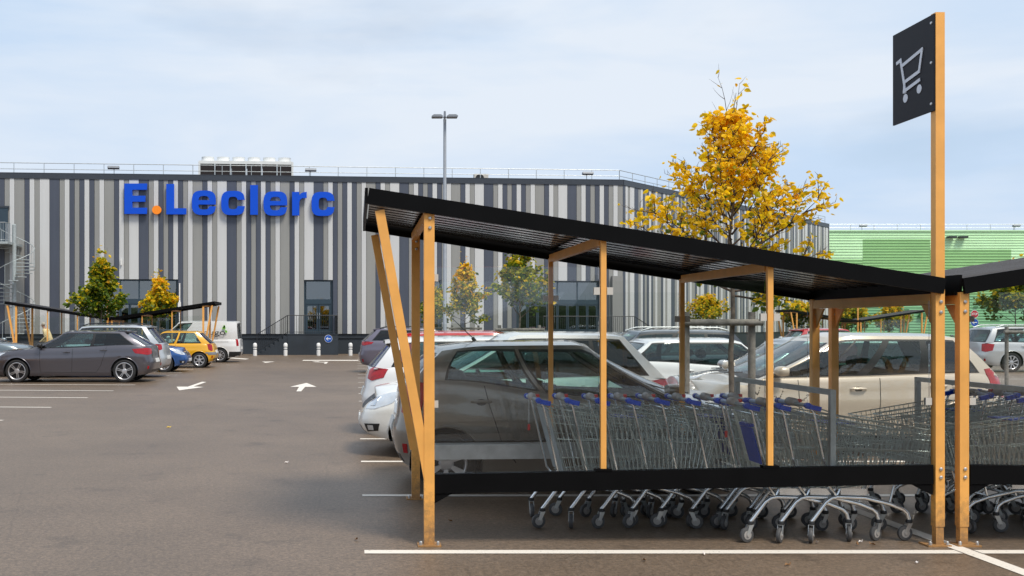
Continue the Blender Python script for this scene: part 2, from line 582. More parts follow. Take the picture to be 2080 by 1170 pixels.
for i, (x, y) in enumerate([(1748,1103),(1742,1108),(1772,1108),(1660,1104),(723,1098),(1600,1150),(1430,1128),(915,1060),(1310,1140),(1862,1146)]):
    o = leafy_bit('fallen_leaf', 'small dry brown leaf lying on asphalt near the trolley shelter', 'leaf', x, y, .016+.004*(i % 3), BL if i % 3 else WP, i*1.3)
    if i % 3 == 0:
        o.name = 'paper_scrap'
        tag(o, 'tiny pale litter flake on asphalt near the trolley shelter', 'litter', 'tiny litter flakes near the shelter')
    else:
        o['group'] = 'dry leaves near the shelter'

# ================================================================ striped store
A_, B_ = Vector((-19.8, 58.95, 0)), Vector((15.57, 61.9, 0))
C_ = Vector((39.5, 88.7, 0))
d1 = (B_-A_).normalized()
ang1 = math.atan2(d1.y, d1.x)
store = thing('store_building', 'large store clad in vertical grey, pale and slate stripes with blue rooftop lettering', 'building', B_, ang1)
def s_at(x, off=0.0):           # photo column -> distance along the facade (0 at its right corner), off metres in front of it
    n = Vector((d1.y, -d1.x, 0))
    b = B_ + n*off
    k = (x - VX)/F
    return (k*b.y - b.x)/(d1.x - k*d1.y)
def fz(y, s, off=0.0):          # photo row -> height on the facade
    n = Vector((d1.y, -d1.x, 0))
    p = B_ + d1*s + n*off
    return pz(y, p.y)
H_TOP, H_PAN, H_LOW, H_OPEN = 10.1, 9.80, 1.15, 4.22
unit = (s_at(763) - s_at(50)) / 72.0
PAT = [('d',1),('l',1),('m',1),('l',2),('d',2),('m',1),('l',1),('d',1),('m',1),('d',1),('l',1),('d',1),('m',1),('l',1),('m',2)]
PM = {'d': M['panel_dark'], 'm': M['panel_mid'], 'l': M['panel_light']}
PY = {'d': -.030, 'm': -.022, 'l': -.040}
edges = []
s = s_at(50) - 18*unit*2
i = 0
while s < 0:
    c, w = PAT[i % 15]
    edges.append((s, min(s + w*unit, 0.0), c))
    s += w*unit; i += 1
next_i = i
def snap(s):
    return min([e[0] for e in edges] + [0.0], key=lambda q: abs(q - s))
opens = [(snap(s_at(a)), snap(s_at(b))) for a, b in ((205, 365), (613, 680), (857, 897), (1047, 1218))]
pan_cache = {}
def panel(parent, s0, s1, c, z0, z1, rot=0.0):
    w = s1 - s0
    key = (round(w, 3), c, round(z0, 2), round(z1, 2))
    if key not in pan_cache:
        b = MB(); y0 = PY[c]
        g, r = .006, .010
        prof = [(g, .05), (g, y0+r), (g+r, y0), (w-g-r, y0), (w-g, y0+r), (w-g, .05)]
        b.prism(prof, z0, z1, 'xy')
        pan_cache[key] = b.mesh('cladding_panel')
    o = link('cladding_panel', pan_cache[key], PM[c], parent)
    o.location = (s0*math.cos(rot), s0*math.sin(rot), 0)
    o.rotation_euler = (0, 0, rot)
    return o
for s0, s1, c in edges:
    if s1 < -46: continue
    z0 = H_LOW
    for a, b in opens:
        if s0 >= a-.01 and s1 <= b+.01:
            z0 = H_OPEN
    if s1 - s0 > .05:
        panel(store, s0, s1, c, z0, H_PAN)
# receding side wall: in the building's own frame it starts at the corner
rel = math.atan2((C_-B_).y, (C_-B_).x) - ang1
LEN2 = (C_-B_).length
s, i = 0.0, next_i
while s < LEN2 - .05:
    c, w = PAT[i % 15]
    panel(store, s, min(s + w*unit, LEN2), c, H_LOW, H_PAN, rel)
    s += w*unit; i += 1
# core walls with openings, plinth, coping, roof deck
b = MB()
b.box(-50, -.02, .055, .35, H_OPEN, H_PAN+.1)
xs = [-50] + [q for o_ in opens for q in o_] + [-.02]
for k in range(0, len(xs), 2):
    b.box(xs[k], xs[k+1], .055, .35, .9, H_OPEN-.001)
b.build('wall', M['plinth'], store)
b = MB(); b.box(-50, -.2, .12, .34, 0, H_LOW-.002); b.build('plinth', M['plinth'], store)
b = MB(); b.box(0, LEN2, .055, .35, .0, H_PAN+.1)
o = b.build('wall', M['plinth'], store); o.rotation_euler = (0, 0, rel)
b = MB(); b.box(-50, .02, -.075, .40, H_PAN+.002, H_TOP); b.box(-50, .03, -.085, .42, H_TOP, H_TOP+.03); b.build('coping', M['coping'], store)
b = MB(); b.box(.01, LEN2+.02, -.075, .40, H_PAN+.004, H_TOP-.002); b.box(.01, LEN2+.03, -.085, .42, H_TOP-.001, H_TOP+.028)
o = b.build('coping', M['coping'], store); o.rotation_euler = (0, 0, rel)
e2 = Vector((math.cos(rel), math.sin(rel)))
b = MB(); b.prism([(-50, .36), (-.1, .36), (LEN2*e2.x-.4, LEN2*e2.y), (LEN2*e2.x-.4, 60), (-50, 60)], H_TOP-.25, H_TOP-.2, 'xy')
b.build('roof', M['coping'], store)
b = MB(); b.box(LEN2-.05, LEN2+.05, -.06, 8, 0, H_PAN)
o = b.build('end_wall', M['panel_mid'], store); o.rotation_euler = (0, 0, rel)
# roof guard rail
b = MB()
def guard(b, pts, z0, lean=0.0, n=(0, -1), hgt=1.0, step=1.6, r=.022):
    for p, q in zip(pts[:-1], pts[1:]):
        p, q = Vector((*p, z0)), Vector((*q, z0))
        L = (q-p).length
        m = max(1, int(L/step))
        up = Vector((n[0]*lean, n[1]*lean, hgt))
        for k in range(m+1):
            a = p.lerp(q, k/m)
            b.tube([a, a+up], r, 5)
        b.tube([p+up, q+up], r, 5); b.tube([p+up*.45, q+up*.45], r*.8, 5)
guard(b, [(-48, .3), (-.1, .3), (LEN2*e2.x-.3, LEN2*e2.y)], H_TOP, lean=.0, hgt=.62)
b.build('roof_railing', M['galv'], store)
# concrete pier at the corner, behind the white roofs
b = MB(); b.box(s_at(1241), s_at(1262), -.30, -.05, 0, 4.5); b.build('corner_pier', M['panel_mid'], store, loc=(0, 0, 0))

def glazing(a, b_, door=False, bays=3, transom=2.98, z0=1.17, wide_doors=False):
    fy = .10                                   # frame plane, set back from the cladding
    o = MB()
    t = .09
    o.box(a, a+t, fy, fy+.12, z0, H_OPEN); o.box(b_-t, b_, fy, fy+.12, z0, H_OPEN)
    o.box(a+t, b_-t, fy, fy+.12, H_OPEN-t, H_OPEN-.004); o.box(a+t, b_-t, fy+.002, fy+.118, z0, z0+.07)
    o.box(a+t, b_-t, fy-.01, fy+.11, transom-.14, transom+.14)
    fr = o.build('window_frame', M['frame_blue'], store)
    w = (b_-a-2*t)/bays
    for k in range(bays):
        x0, x1 = a+t+k*w, a+t+(k+1)*w
        if k:
            mb = MB(); mb.box(x0-.035, x0+.035, fy+.006, fy+.112, transom+.142, H_OPEN-t-.002); mb.build('mullion', M['frame_blue'], fr)
        p = MB(); p.box(x0+.036, x1-.036, fy+.05, fy+.062, transom+.142, H_OPEN-t-.003); p.build('pane', M['store_glass'], store)
    nd = 2 if door else bays*2
    w = (b_-a-2*t)/nd
    for k in range(nd):
        x0, x1 = a+t+k*w+.012, a+t+(k+1)*w-.012
        q = MB(); e = .10 if door else .06
        zt, zb_ = transom-.145, z0+.075
        q.box(x0, x0+e, fy+.01, fy+.09, zb_, zt); q.box(x1-e, x1, fy+.01, fy+.09, zb_, zt)
        q.box(x0+e, x1-e, fy+.012, fy+.088, zt-e, zt-.002); q.box(x0+e, x1-e, fy+.012, fy+.088, zb_+.002, zb_+.16)
        dl = q.build('door' if door else 'casement', M['frame_blue'], store)
        g = MB(); g.box(x0+e+.002, x1-e-.002, fy+.045, fy+.057, zb_+.162, zt-e-.002); g.build('pane', M['store_glass'], dl)
        if door:
            h = MB(); hx = x1-.05 if k == 0 else x0+.05
            h.tube([(hx, fy-.03, 2.0), (hx, fy-.03, 2.35)], .014, 6); h.build('handle', M['galv'], dl)
    # the room behind
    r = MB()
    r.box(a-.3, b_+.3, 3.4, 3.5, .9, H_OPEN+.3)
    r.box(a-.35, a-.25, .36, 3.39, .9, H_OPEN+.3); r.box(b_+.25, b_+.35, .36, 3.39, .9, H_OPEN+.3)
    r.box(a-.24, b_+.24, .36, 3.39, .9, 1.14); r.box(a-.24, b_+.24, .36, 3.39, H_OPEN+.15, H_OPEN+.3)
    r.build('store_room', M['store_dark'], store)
    return fr
glazing(*opens[0], bays=4)
glazing(*opens[1], door=True, bays=1)
glazing(*opens[2], door=True, bays=1)
glazing(*opens[3], bays=4)
# shelves of goods seen through the right-hand glazing
rnd = random.Random(3)
for k in range(7):
    s0 = opens[3][0] + .3 + k*.62
    if s0 > opens[3][1] - .5: break
    sh = MB()
    for j in range(4):
        sh.box(s0, s0+.56, 1.5, 1.9, 1.25+j*.42, 1.28+j*.42)
    sh.box(s0, s0+.56, 1.91, 1.94, 1.145, 3.0)
    shelf = sh.build('goods_shelf', M['galv_dull'], store)
    g = MB()
    for j in range(4):
        x = s0+.02
        while x < s0+.5:
            w = rnd.uniform(.05, .11)
            g.box(x, x+w*.9, 1.55, 1.8, 1.281+j*.42, 1.281+j*.42+rnd.uniform(.18, .33)); x += w
    g.build('goods', M['goods'], shelf)

# landings, steps and railings
def railing(b, pts, h=1.02, gap=.12):
    for p, q in zip(pts[:-1], pts[1:]):
        p, q = Vector(p), Vector(q)
        up = Vector((0, 0, h))
        b.tube([p+up, q+up], .022, 5)
        b.tube([p+up*.1, q+up*.1], .014, 4)
        m = max(1, int((q-p).length/gap))
        for k in range(m+1):
            a = p.lerp(q, k/m)
            b.tube([a, a+up], .022 if k in (0, m) else .011, 4)
sA, sB, sC = s_at(687, 2), s_at(584, 2), s_at(522, 2)
ld = thing('entrance_landing', 'dark concrete landing with steps and black railing under the single store door', 'landing', B_, ang1)
b = MB(); b.box(sB, sA, -2.0, .1, 0, 1.12); b.box(sB-.03, sA+.03, -2.03, .1, 1.12, 1.16); b.build('platform', M['plinth'], ld)
nst = 7
for k in range(nst):
    x1 = sB - .002 - k*(sB-sC)/nst
    x0 = sB - (k+1)*(sB-sC)/nst
    t = MB(); t.box(x0, x1, -1.98, .09, 0, 1.12*(nst-k-.5)/nst); t.build('step', M['plinth'], ld)
b = MB(); railing(b, [(sC, -1.9, .12), (sB, -1.9, 1.16), (sA-.05, -1.9, 1.16), (sA-.05, -.1, 1.16)]); b.build('railing', M['rail_dark'], ld)
sA2, sB2, sC2 = s_at(1105, 2), s_at(1290, 2), s_at(1345, 2)
ld2 = thing('entrance_landing', 'dark landing with black railing and steps before the wide glazed store front', 'landing', B_, ang1)
b = MB(); b.box(sA2, min(sB2, 2.2), -2.0, .1, 0, 1.12); b.build('platform', M['plinth'], ld2)
for k in range(nst):
    x0 = sB2 + .002 + k*(sC2-sB2)/nst
    t = MB(); t.box(x0, sB2 + (k+1)*(sC2-sB2)/nst, -1.98, -.3, 0, 1.12*(nst-k-.5)/nst); t.build('step', M['plinth'], ld2)
b = MB(); railing(b, [(sA2, -1.9, 1.12), (sB2, -1.9, 1.12), (sC2, -1.9, .12)]); b.build('railing', M['rail_dark'], ld2)

# lettering on the facade
def sq(cx, cy, rx, ry, a0, a1, n=26, e=3.2):
    P = []
    for k in range(n+1):
        a = R(a0 + (a1-a0)*k/n)
        c, s_ = math.cos(a), math.sin(a)
        P.append((cx + rx*math.copysign(abs(c)**(2/e), c), cy + ry*math.copysign(abs(s_)**(2/e), s_)))
    return P
def letter_c(x0, x1, y0, y1):
    cx, cy, rx, ry = (x0+x1)/2, (y0+y1)/2, (x1-x0)/2, (y1-y0)/2
    t, tv = 66, 54
    o_ = sq(cx, cy, rx, ry, 30, 330)
    yo1, yo2 = cy+ry*.26, cy-ry*.26
    o_ = [p for p in o_]
    i_ = sq(cx, cy, rx-t, ry-tv, 325, 35)
    ring = [(x1, yo1)] + [p for p in o_ if not (p[0] > cx+rx*.9 and yo2 < p[1] < yo1)] + [(x1, yo2), (x1-t, yo2)]
    ring += [p for p in i_ if not (p[0] > cx+(rx-t)*.9 and yo2 < p[1] < yo1)] + [(x1-t, yo1)]
    return [ring]
def letter_e(x0, x1, y0, y1):
    cx, cy, rx, ry = (x0+x1)/2, (y0+y1)/2, (x1-x0)/2, (y1-y0)/2
    t, tv = 60, 50
    yb, yt = cy-16, cy+24                       # crossbar
    o_ = [p for p in sq(cx, cy, rx, ry, 0, 330, 34) if not (p[0] > cx+rx*.8 and p[1] < yb+2 and p[1] > cy-ry*.30)]
    o_[0] = (x1, yb)
    low = [p for p in sq(cx, cy, rx-t, ry-tv, 325, 180, 20) if p[1] < yb-4]
    ring = o_ + [(x1, cy-ry*.30), (x1-t, cy-ry*.30)] + [p for p in low if p[1] < cy-ry*.30+30 and p[0] < x1-t+1] + [(x0+t, yb)]
    hole = [p for p in sq(cx, cy, rx-t, ry-tv, 0, 180, 20) if p[1] > yt+3]
    hole = [(x1-t, yt)] + hole + [(x0+t, yt)]
    return [ring, hole]
def rect(x0, x1, y0, y1):
    return [(x0, y0), (x1, y0), (x1, y1), (x0, y1)]
# zoomed drawing units: 4.522 per photo pixel, origin (240, 360), y up from row 450
def LU(y): return 407 - y
LET = [
    ('E', [[(57,LU(337)),(265,LU(337)),(265,LU(280)),(130,LU(280)),(130,LU(225)),(250,LU(225)),(250,LU(170)),(130,LU(170)),(130,LU(115)),(265,LU(115)),(265,LU(58)),(57,LU(58))]]),
    ('.', [[(354+43*math.cos(k*math.pi/12), LU(300)+40*math.sin(k*math.pi/12)) for k in range(24)]]),
    ('L', [[(442,LU(341)),(626,LU(341)),(626,LU(285)),(514,LU(285)),(514,LU(62)),(442,LU(62))]]),
    ('e', letter_e(677, 898, LU(347), LU(122))),
    ('c', letter_c(946, 1164, LU(348), LU(125))),
    ('l', [rect(1213, 1284, LU(345), LU(72))]),
    ('e', letter_e(1335, 1553, LU(354), LU(130))),
    ('r', [[(1598,LU(351)),(1664,LU(351)),(1664,LU(228)),(1672,LU(205)),(1690,LU(192)),(1732,LU(190)),(1732,LU(135)),(1700,LU(138)),(1678,LU(148)),(1664,LU(166)),(1664,LU(135)),(1598,LU(135))]]),
    ('c', letter_c(1776, 1988, LU(356), LU(134))),
]
for ch, spl in LET:
    P = []
    for ring in spl:
        Q = []
        for u, v in ring:
            xx, yy = 240 + u/4.522, 450 - v/4.522
            s_ = s_at(xx, .3)
            Q.append((s_, fz(yy, s_, .3)))
        P.append(Q)
    me = curve_mesh(P, .16)
    o = link('sign_letter', me, M['letter_orange'] if ch == '.' else M['letter_blue'], store)
    o.rotation_euler = (R(90), 0, 0)
    o.location = (0, -.24, 0)

# roof-top plant
def on_roof(s, back):
    n = Vector((d1.y, -d1.x, 0))
    return B_ + d1*s - n*back
hs0, hs1 = s_at(405), s_at(592)
hv = thing('rooftop_chiller', 'long white rooftop chiller with six round fan cowls above the blue lettering', 'air conditioner', on_roof((hs0+hs1)/2, 2.2)+Vector((0,0,H_TOP-.2)), ang1)
hw = (hs1-hs0)/2*1.035
b = MB(); b.box(-hw, hw, -.9, .9, 1.06, 1.24); b.box(-hw-.05, -hw+.06, -.92, .92, .0, 1.2); b.box(hw-.06, hw+.05, -.92, .92, .0, 1.2)
b.box(-hw+.07, hw-.07, -.6, .6, .0, .06)
b.build('casing', M['hvac_white'], hv)
for k in range(6):
    w = 2*hw/6
    c = MB(); c.box(-hw+.07+k*w*.99+.02, -hw+.05+(k+1)*w*.99-.03, -.86, .86, .06, 1.055); c.build('coil', M['coil'], hv)
    f = MB(); f.lathe([(w*.46, 0), (w*.42, .06), (w*.40, .26), (w*.42, .32), (w*.38, .32), (w*.36, .1), (.1, .1)], (-hw+(k+.5)*w, 0, 1.24), 'z', 20); f.build('fan_cowl', M['hvac_white'], hv, smooth=40)
    if k: 
        p = MB(); p.box(-hw+k*w-.035, -hw+k*w+.035, -.93, -.88, 0, 1.055); p.build('frame_post', M['galv'], hv)
p0 = on_roof(s_at(988), 1.6)
ac = thing('roof_condenser', 'small cream condenser unit with round fan on the roof edge', 'air conditioner', p0+Vector((0,0,H_TOP-.2)), ang1)
b = MB(); b.box(-.42, .42, -.18, .18, .12, .68); b.build('casing', M['clip'], ac)
b = MB(); b.lathe([(.26, 0), (.26, -.025), (.2, -.03), (.05, -.03)], (-.1, -.18, .40), 'y', 18); b.build('fan_grille', M['car_trim'], ac)
b = MB(); b.box(-.4, -.3, -.17, .17, 0, .118); b.box(.3, .4, -.17, .17, 0, .118); b.build('foot', M['black'], ac)
def floodlight(p, label, rz):
    t = thing('floodlight', label, 'floodlight', p, rz)
    b = MB(); b.tube([(0,0,0),(0,0,.3)], .025, 6); b.build('stem', M['galv'], t)
    b = MB(); b.bar((-.32,-.25,.36),(.32,-.25,.36), .22, .12, (0,.3,1)); b.bar((0,-.15,.3),(0,0,.3),.05,.05); b.build('lamp_head', M['sign_back'], t)
    return t
floodlight(on_roof(s_at(231), .15)+Vector((0,0,H_TOP)), 'grey floodlight on the striped roof edge left of the blue lettering', ang1)
floodlight(on_roof(s_at(631), .15)+Vector((0,0,H_TOP)), 'grey floodlight on the striped roof edge right of the chiller', ang1)
floodlight(on_roof(s_at(1193), .15)+Vector((0,0,H_TOP)), 'grey floodlight on the striped roof near its corner', ang1)

# spiral fire stair at the left end
sp = px(29, 57.4)
st = thing('spiral_stair', 'galvanised spiral fire stair with central column at the end of the striped store', 'stair', (sp, 57.4, 0))
b = MB(); b.lathe([(.115, 0), (.115, pz(457, 57.4)), (.05, pz(457, 57.4)+.05)], (0,0,0), 'z', 14); b.build('column', M['galv_dull'], st, smooth=40)
ZTOP = pz(493, 57.4)
nsp = 30
rail = []
for k in range(nsp):
    a = R(180) + k*R(24.5)
    z = .2 + (ZTOP-.25)*k/(nsp-1)
    w = R(13.5)
    P = [(.10*math.cos(a-w*.6), .10*math.sin(a-w*.6)), (1.08*math.cos(a-w), 1.08*math.sin(a-w)), (1.08*math.cos(a+w), 1.08*math.sin(a+w)), (.10*math.cos(a+w*.6), .10*math.sin(a+w*.6))]
    t = MB(); t.prism(P, z-.04, z, 'xy'); t.build('tread', M['galv_dull'], st)
    rail.append((1.06*math.cos(a), 1.06*math.sin(a), z))
b = MB()
b.tube([(x, y, z+1.0) for x, y, z in rail], .024, 5); 
for k, (x, y, z) in enumerate(rail):
    b.tube([(x, y, z), (x, y, z+1.0)], .013, 4)
b.build('handrail', M['galv_dull'], st)
b = MB(); b.box(-2.6, -.05, -.9, 1.55, ZTOP-.12, ZTOP); b.build('landing', M['galv_dull'], st)
b = MB(); railing(b, [(-2.5, -.85, ZTOP), (-.2, -.85, ZTOP)]); railing(b, [(-.2, -.85, ZTOP), (-.2, -.1, ZTOP)]); b.build('landing_railing', M['galv'], st)
b = MB(); b.box(-2.6, -2.5, -.85, -.75, 0, ZTOP-.121); b.build('support_post', M['galv_dull'], st)
sd = s_at(17)
b = MB(); b.box(-26, sd, -.06, -.045, 0, 0.01)
b = MB(); b.box(sd-1.5, sd, -.10, -.045, ZTOP+.02, pz(422, 58.9)); b.build('upper_door', M['frame_blue'], store)
b = MB(); b.box(sd-1.6, sd+.08, -.14, -.05, pz(422, 58.9)+.002, pz(422, 58.9)+.1); b.build('door_canopy', M['coping'], store)

# white wall conduit and camera boxes
b = MB(); b.box(s_at(364), s_at(366.5), -.13, -.05, 1.3, 4.0); b.box(s_at(362), s_at(368), -.24, -.135, 2.55, 2.95); b.build('downpipe', M['white_plastic'], store)
b = MB(); b.box(s_at(245.5), s_at(248), -.16, -.045, 5.0, 5.35); b.build('wall_camera', M['white_plastic'], store)

# ================================================================ green store
GY = 92.0
def gx(x): return px(x, GY)
def gzv(y): return pz(y, GY)
gs = thing('green_building', 'long pale green store with horizontal ribbed cladding in several green tones', 'building', (gx(1684), GY, 0))
def corr(b, x0, x1, z0, z1, per=.245, dep=.035):
    n = max(1, round((z1-z0)/per))
    p = (z1-z0)/n
    prof = []
    for k in range(n):
        z = z0 + k*p
        prof += [(0, z), (0, z+p*.5), (dep, z+p*.62), (dep, z+p*.9)]
    prof.append((0, z1))
    m = len(prof)
    b.add([(x0, -q+.08, z) for q, z in prof] + [(x1, -q+.08, z) for q, z in prof], [(k, k+1, k+1+m, k+m) for k in range(m-1)])
X0 = gx(1684)
RECTS = [('green_light', 1684, 2100, 470, 486), ('green_light', 1684, 1753, 486, 527), ('green_light', 1890, 2100, 486, 507), ('green_light', 2055, 2250, 507, 560), ('green_light', 2100, 3200, 470, 507),
         ('green_mid', 1753, 1890, 486, 600), ('green_mid', 1684, 1753, 527, 600), ('green_mid', 1890, 2055, 507, 600), ('green_mid', 2055, 2250, 560, 600), ('green_mid', 2250, 3200, 507, 600),
         ('green_deep', 1684, 3200, 600, 696)]
for m_, x0, x1, y0, y1 in RECTS:
    b = MB(); corr(b, gx(x0)-X0, gx(x1)-X0, max(0, gzv(y1)), gzv(y0)); b.build('cladding_panel', M[m_], gs)
b = MB(); b.box(.02, gx(3200)-X0, .2, 14, 0, gzv(471)-.05); b.build('wall', M['green_dark'], gs)
b = MB(); b.box(-.02, gx(3200)-X0, -.03, .25, gzv(470)+.002, gzv(470)+.12); b.build('coping', M['green_light'], gs)
rnd = random.Random(11)
for k in range(34):
    x = rnd.choice([rnd.uniform(1700, 1890), rnd.uniform(1975, 2200)])
    y = rnd.choice([604, 610, 617, 625, 633, 650])
    w = rnd.uniform(.3, .9)
    z = gzv(y)
    b = MB(); b.box(gx(x)-X0, gx(x)-X0+w, -.012, .0, z, z+.13); b.build('accent_strip', M['green_dark'], gs)
b = MB(); guard(b, [(0, .3), (gx(3200)-X0, .3)], gzv(470)+.12, hgt=.52, step=2.0, lean=.0, r=.022); b.build('roof_railing', M['galv'], gs)
b = MB(); b.box(gx(1829)-X0, gx(1846)-X0, -.06, -.02, 0, gzv(628)); b.build('service_door', M['green_dark'], gs)
b = MB(); b.box(gx(1866)-X0, gx(1880)-X0, -.2, -.02, gzv(645), gzv(645)+.4); b.build('vent_box', M['green_dark'], gs)
for x in (1930, 1953):
    b = MB(); b.box(gx(x)-X0-.35, gx(x)-X0+.35, -.45, -.02, gzv(484), gzv(484)+.16); b.build('wall_lamp', M['rail_dark'], gs)
for i_, x in enumerate((1753, 2064)):
    floodlight(Vector((gx(x), GY+.2, gzv(470)+.12)), ['grey floodlight on the green roof edge beside the striped store', 'grey floodlight on the green roof edge above the wall lamps'][i_], 0)

# ================================================================ houses and hedge behind the viewer (mirrored in the store doors)
rnd = random.Random(19)
BRK = pmat('house_render', (.32, .28, .23), .8, var=.1, scale=1)
TIL = pmat('house_tiles', (.10, .05, .035), .8, var=.2, scale=4)
HED = pmat('hedge_foliage', (.045, .075, .02), .8, var=.6, scale=2.0, bump=.8, bscale=6)
for k, (x, w, lab) in enumerate(((-30, 12, 'low tiled house behind the hedge, opposite the striped store'), (-4, 15, 'wide tiled house behind the hedge, opposite the trolley shelter'), (26, 13, 'narrow tiled house behind the hedge, opposite the green store'))):
    h = thing('house', lab, 'house', (x, -38, 0), 0, 'houses behind the hedge')
    b = MB(); b.box(-w/2, w/2, -4, 4, 0, 3.6); b.build('wall', BRK, h)
    b = MB(); b.prism([(-w/2-.4, 3.61), (w/2+.4, 3.61), (w/2-2.5, 6.6), (-w/2+2.5, 6.6)], -4.4, 4.4, 'xz'); b.build('roof', TIL, h)
    for q in range(3):
        b = MB(); b.box(-w/3+q*w/3-.6, -w/3+q*w/3+.6, 4.001, 4.05, .9, 2.3); b.build('window', M['frame_blue'], h)
b = MB()
n = 90
for i in range(n+1):
    x = -75 + 150*i/n
    for j in range(5):
        a_ = j/4*math.pi
        hh = (3.4 + 1.6*math.sin(i*.37) + rnd.uniform(-.6, .6))
        b.v.append((x + rnd.uniform(-.5, .5), -27 + 1.6*math.cos(a_) + rnd.uniform(-.3, .3), max(0, hh*math.sin(a_)) if 0 < j < 4 else 0))
for i in range(n):
    for j in range(4):
        b.f.append((i*5+j, i*5+j+1, (i+1)*5+j+1, (i+1)*5+j))
o = b.build('hedge', HED, None, smooth=70)
tag(o, 'long uneven green hedge bordering the car park, opposite the stores', 'hedge', None, 'stuff')

# ================================================================ trolley shelters
# local frame of a shelter half: x = distance from the valley line (0) outwards (to -X for the left half), y = depth from the front posts
RF, RB = -.05, 2.15          # roof front / back edge
XO, XI = 4.245, .10           # roof outer / inner edge
def roof_z(x): return 1.900 + (x-.14)*.1565
GF = thing  # alias keeps the helper list short
def build_shelter(label, side, loc, sign=False, group=None, detail=True):
    t = thing('trolley_shelter', label, 'shelter', loc, 0, group)
    sx = side
    def V(x, y, z): return (sx*x, y, z)
    P = .075
    def postbox(b, x, y, z0, z1, w=P):
        b.box(sx*x-w/2, sx*x+w/2, y-w/2, y+w/2, z0, z1)
    bolts = []
    plate_i = 0
    for (x, y) in ((3.80, 0), (3.78, 2.08), (.088, 0), (.088, 2.08)):
        tall = sign and x < 1 and y == 0
        zt = 3.88 if tall else (roof_z(x)-.035 if x > 1 else 1.845)
        b = MB()
        if x > 1:
            postbox(b, x, y, .012, zt)
        else:
            postbox(b, x, y, .14, zt, .066); postbox(b, x, y, .012, .1399, .056)
        po = b.build('sign_post' if tall else 'post', M['post'], t)
        b = MB()
        cx = sx*x + (0 if x > 1 else sx*.02)
        b.box(cx-.085, cx+.085, y-.07, y+.07, 0, .0118); pl = b.build('base_plate', M['post'], t)
        for dx in (-.062, .062):
            q = MB(); q.lathe([(.012, 0), (.012, .022), (.006, .028)], (cx+dx, y-.05, .0119), 'z', 8); q.build('anchor_bolt', M['bolt'], pl)
        if detail:
            zz = [.50, .56, zt-.07, zt-.14] if x < 1 else [zt-.055, zt-.125]
            if tall: zz = [.50, .56, 1.775, 1.70]
            for z in zz:
                q = MB(); q.lathe([(.013, 0), (.013, -.006), (.007, -.012)], (sx*x+.005, y-(.0331 if x < 1 else .0376), z), 'y', 10); q.build('bolt', M['bolt'], po)
    # slanted braces
    for y in (0, 2.08):
        b = MB(); b.bar(V(4.16, y, 2.44), V(3.80, y, .46), .068, .068, (0, 1, 0)); b.build('brace', M['post'], t)
    # rafters
    for x, col in ((3.80, 'post'), (2.53, 'post'), (1.315, 'post')):
        z = roof_z(x) - .052
        b = MB(); b.box(sx*x-.022, sx*x+.022, .041, 2.04, z-.034, z+.034); b.build('rafter', M['post'], t)
    b = MB(); b.box(sx*.09-.03, sx*.09+.03, .043, 2.037, 1.76, 1.835); b.build('rafter', M['post'], t)
    for y in (.12, 1.96):
        s_ = 1 if y < 1 else -1
        b = MB(); b.prism([(y-s_*.075, 1.757), (y+s_*.09, 1.757), (y-s_*.075, 1.58)], sx*.09-.008, sx*.09+.008, 'yz'); b.build('gusset', M['post'], t)
    # front and rear lower beams, guard rail
    for y in (0, 2.08):
        b = MB()
        x0, x1 = 3.775, .135
        zA, zB = .45, .52
        b.bar(V(x0, y, zA), V(x1, y, zB), .055, .14, (0, 0, 1))
        b.prism([(sx*x0, zA-.075), (sx*x0, zA-.15), (sx*(x0-.14), zA-.072)], y-.02, y+.02, 'xz')
        b.prism([(sx*x1, zB-.075), (sx*x1, zB-.15), (sx*(x1+.14), zB-.078)], y-.02, y+.02, 'xz')
        b.build('lower_beam', M['shelter_black'], t)
    b = MB(); b.bar(V(3.7, 1.93, .50), V(.3, 1.93, .53), .14, .05, (0, 0, 1)); b.bar(V(3.7, 1.855, .455), V(.3, 1.855, .485), .012, .13, (0, 0, 1)); b.build('guard_rail', M['galv'], t)
    # mullions, clips and panes
    for y in (0, 2.08):
        for x in (2.53, 1.315):
            zb_ = .455 + (3.775-x)*.0192 + .07
            b = MB(); b.box(sx*x-.02, sx*x+.02, y-.02, y+.02, zb_, roof_z(x)-.05); mu = b.build('mullion', M['post'], t)
            b = MB(); b.box(sx*x-.06, sx*x+.06, y-.032, y+.032, zb_-.004, zb_+.012); b.build('mullion_foot', M['shelter_black'], mu)
            for z in (roof_z(x)-.42,):
                for dx in (-.048, .048):
                    if detail:
                        q = MB(); q.box(sx*x+dx-.022, sx*x+dx+.022, y-.014, y+.014, z-.027, z+.027); q.build('glass_clip', M['clip'], mu)
        cols = [3.775, 2.553, 2.507, 1.338, 1.292, .14]
        for k in (0, 2, 4):
            xa, xb = cols[k]-.012, cols[k+1]+.012
            zt = 2.03 if k == 0 else (1.93 if k == 2 else 1.79)
            if y > 1: zt -= .02
            poly = [(sx*xa, .455+(3.775-xa)*.0192+.072), (sx*xb, .455+(3.775-xb)*.0192+.072), (sx*xb, min(zt, roof_z(xb)-.12)), (sx*xa, zt)]
            b = MB(); b.prism(poly, y-.004, y+.004, 'xz'); b.build('pane', M['shelter_glass'], t)
    if detail:
        for (x, z) in ((3.755, 1.03), (3.755, 1.95), (.16, 1.05)):
            q = MB(); q.box(sx*x-.022, sx*x+.022, -.014, .014, z-.026, z+.026); q.build('glass_clip', M['clip'], t)
    # corrugated roof sheet (ribs run down the slope)
    b = MB()
    n = 12
    prof = []
    for k in range(n):
        y = RF+.03 + (RB-RF-.06)*k/n; p = (RB-RF-.06)/n
        prof += [(y, 0), (y+p*.55, 0), (y+p*.66, .035), (y+p*.89, .035)]
    prof.append((RB-.03, 0))
    m = len(prof)
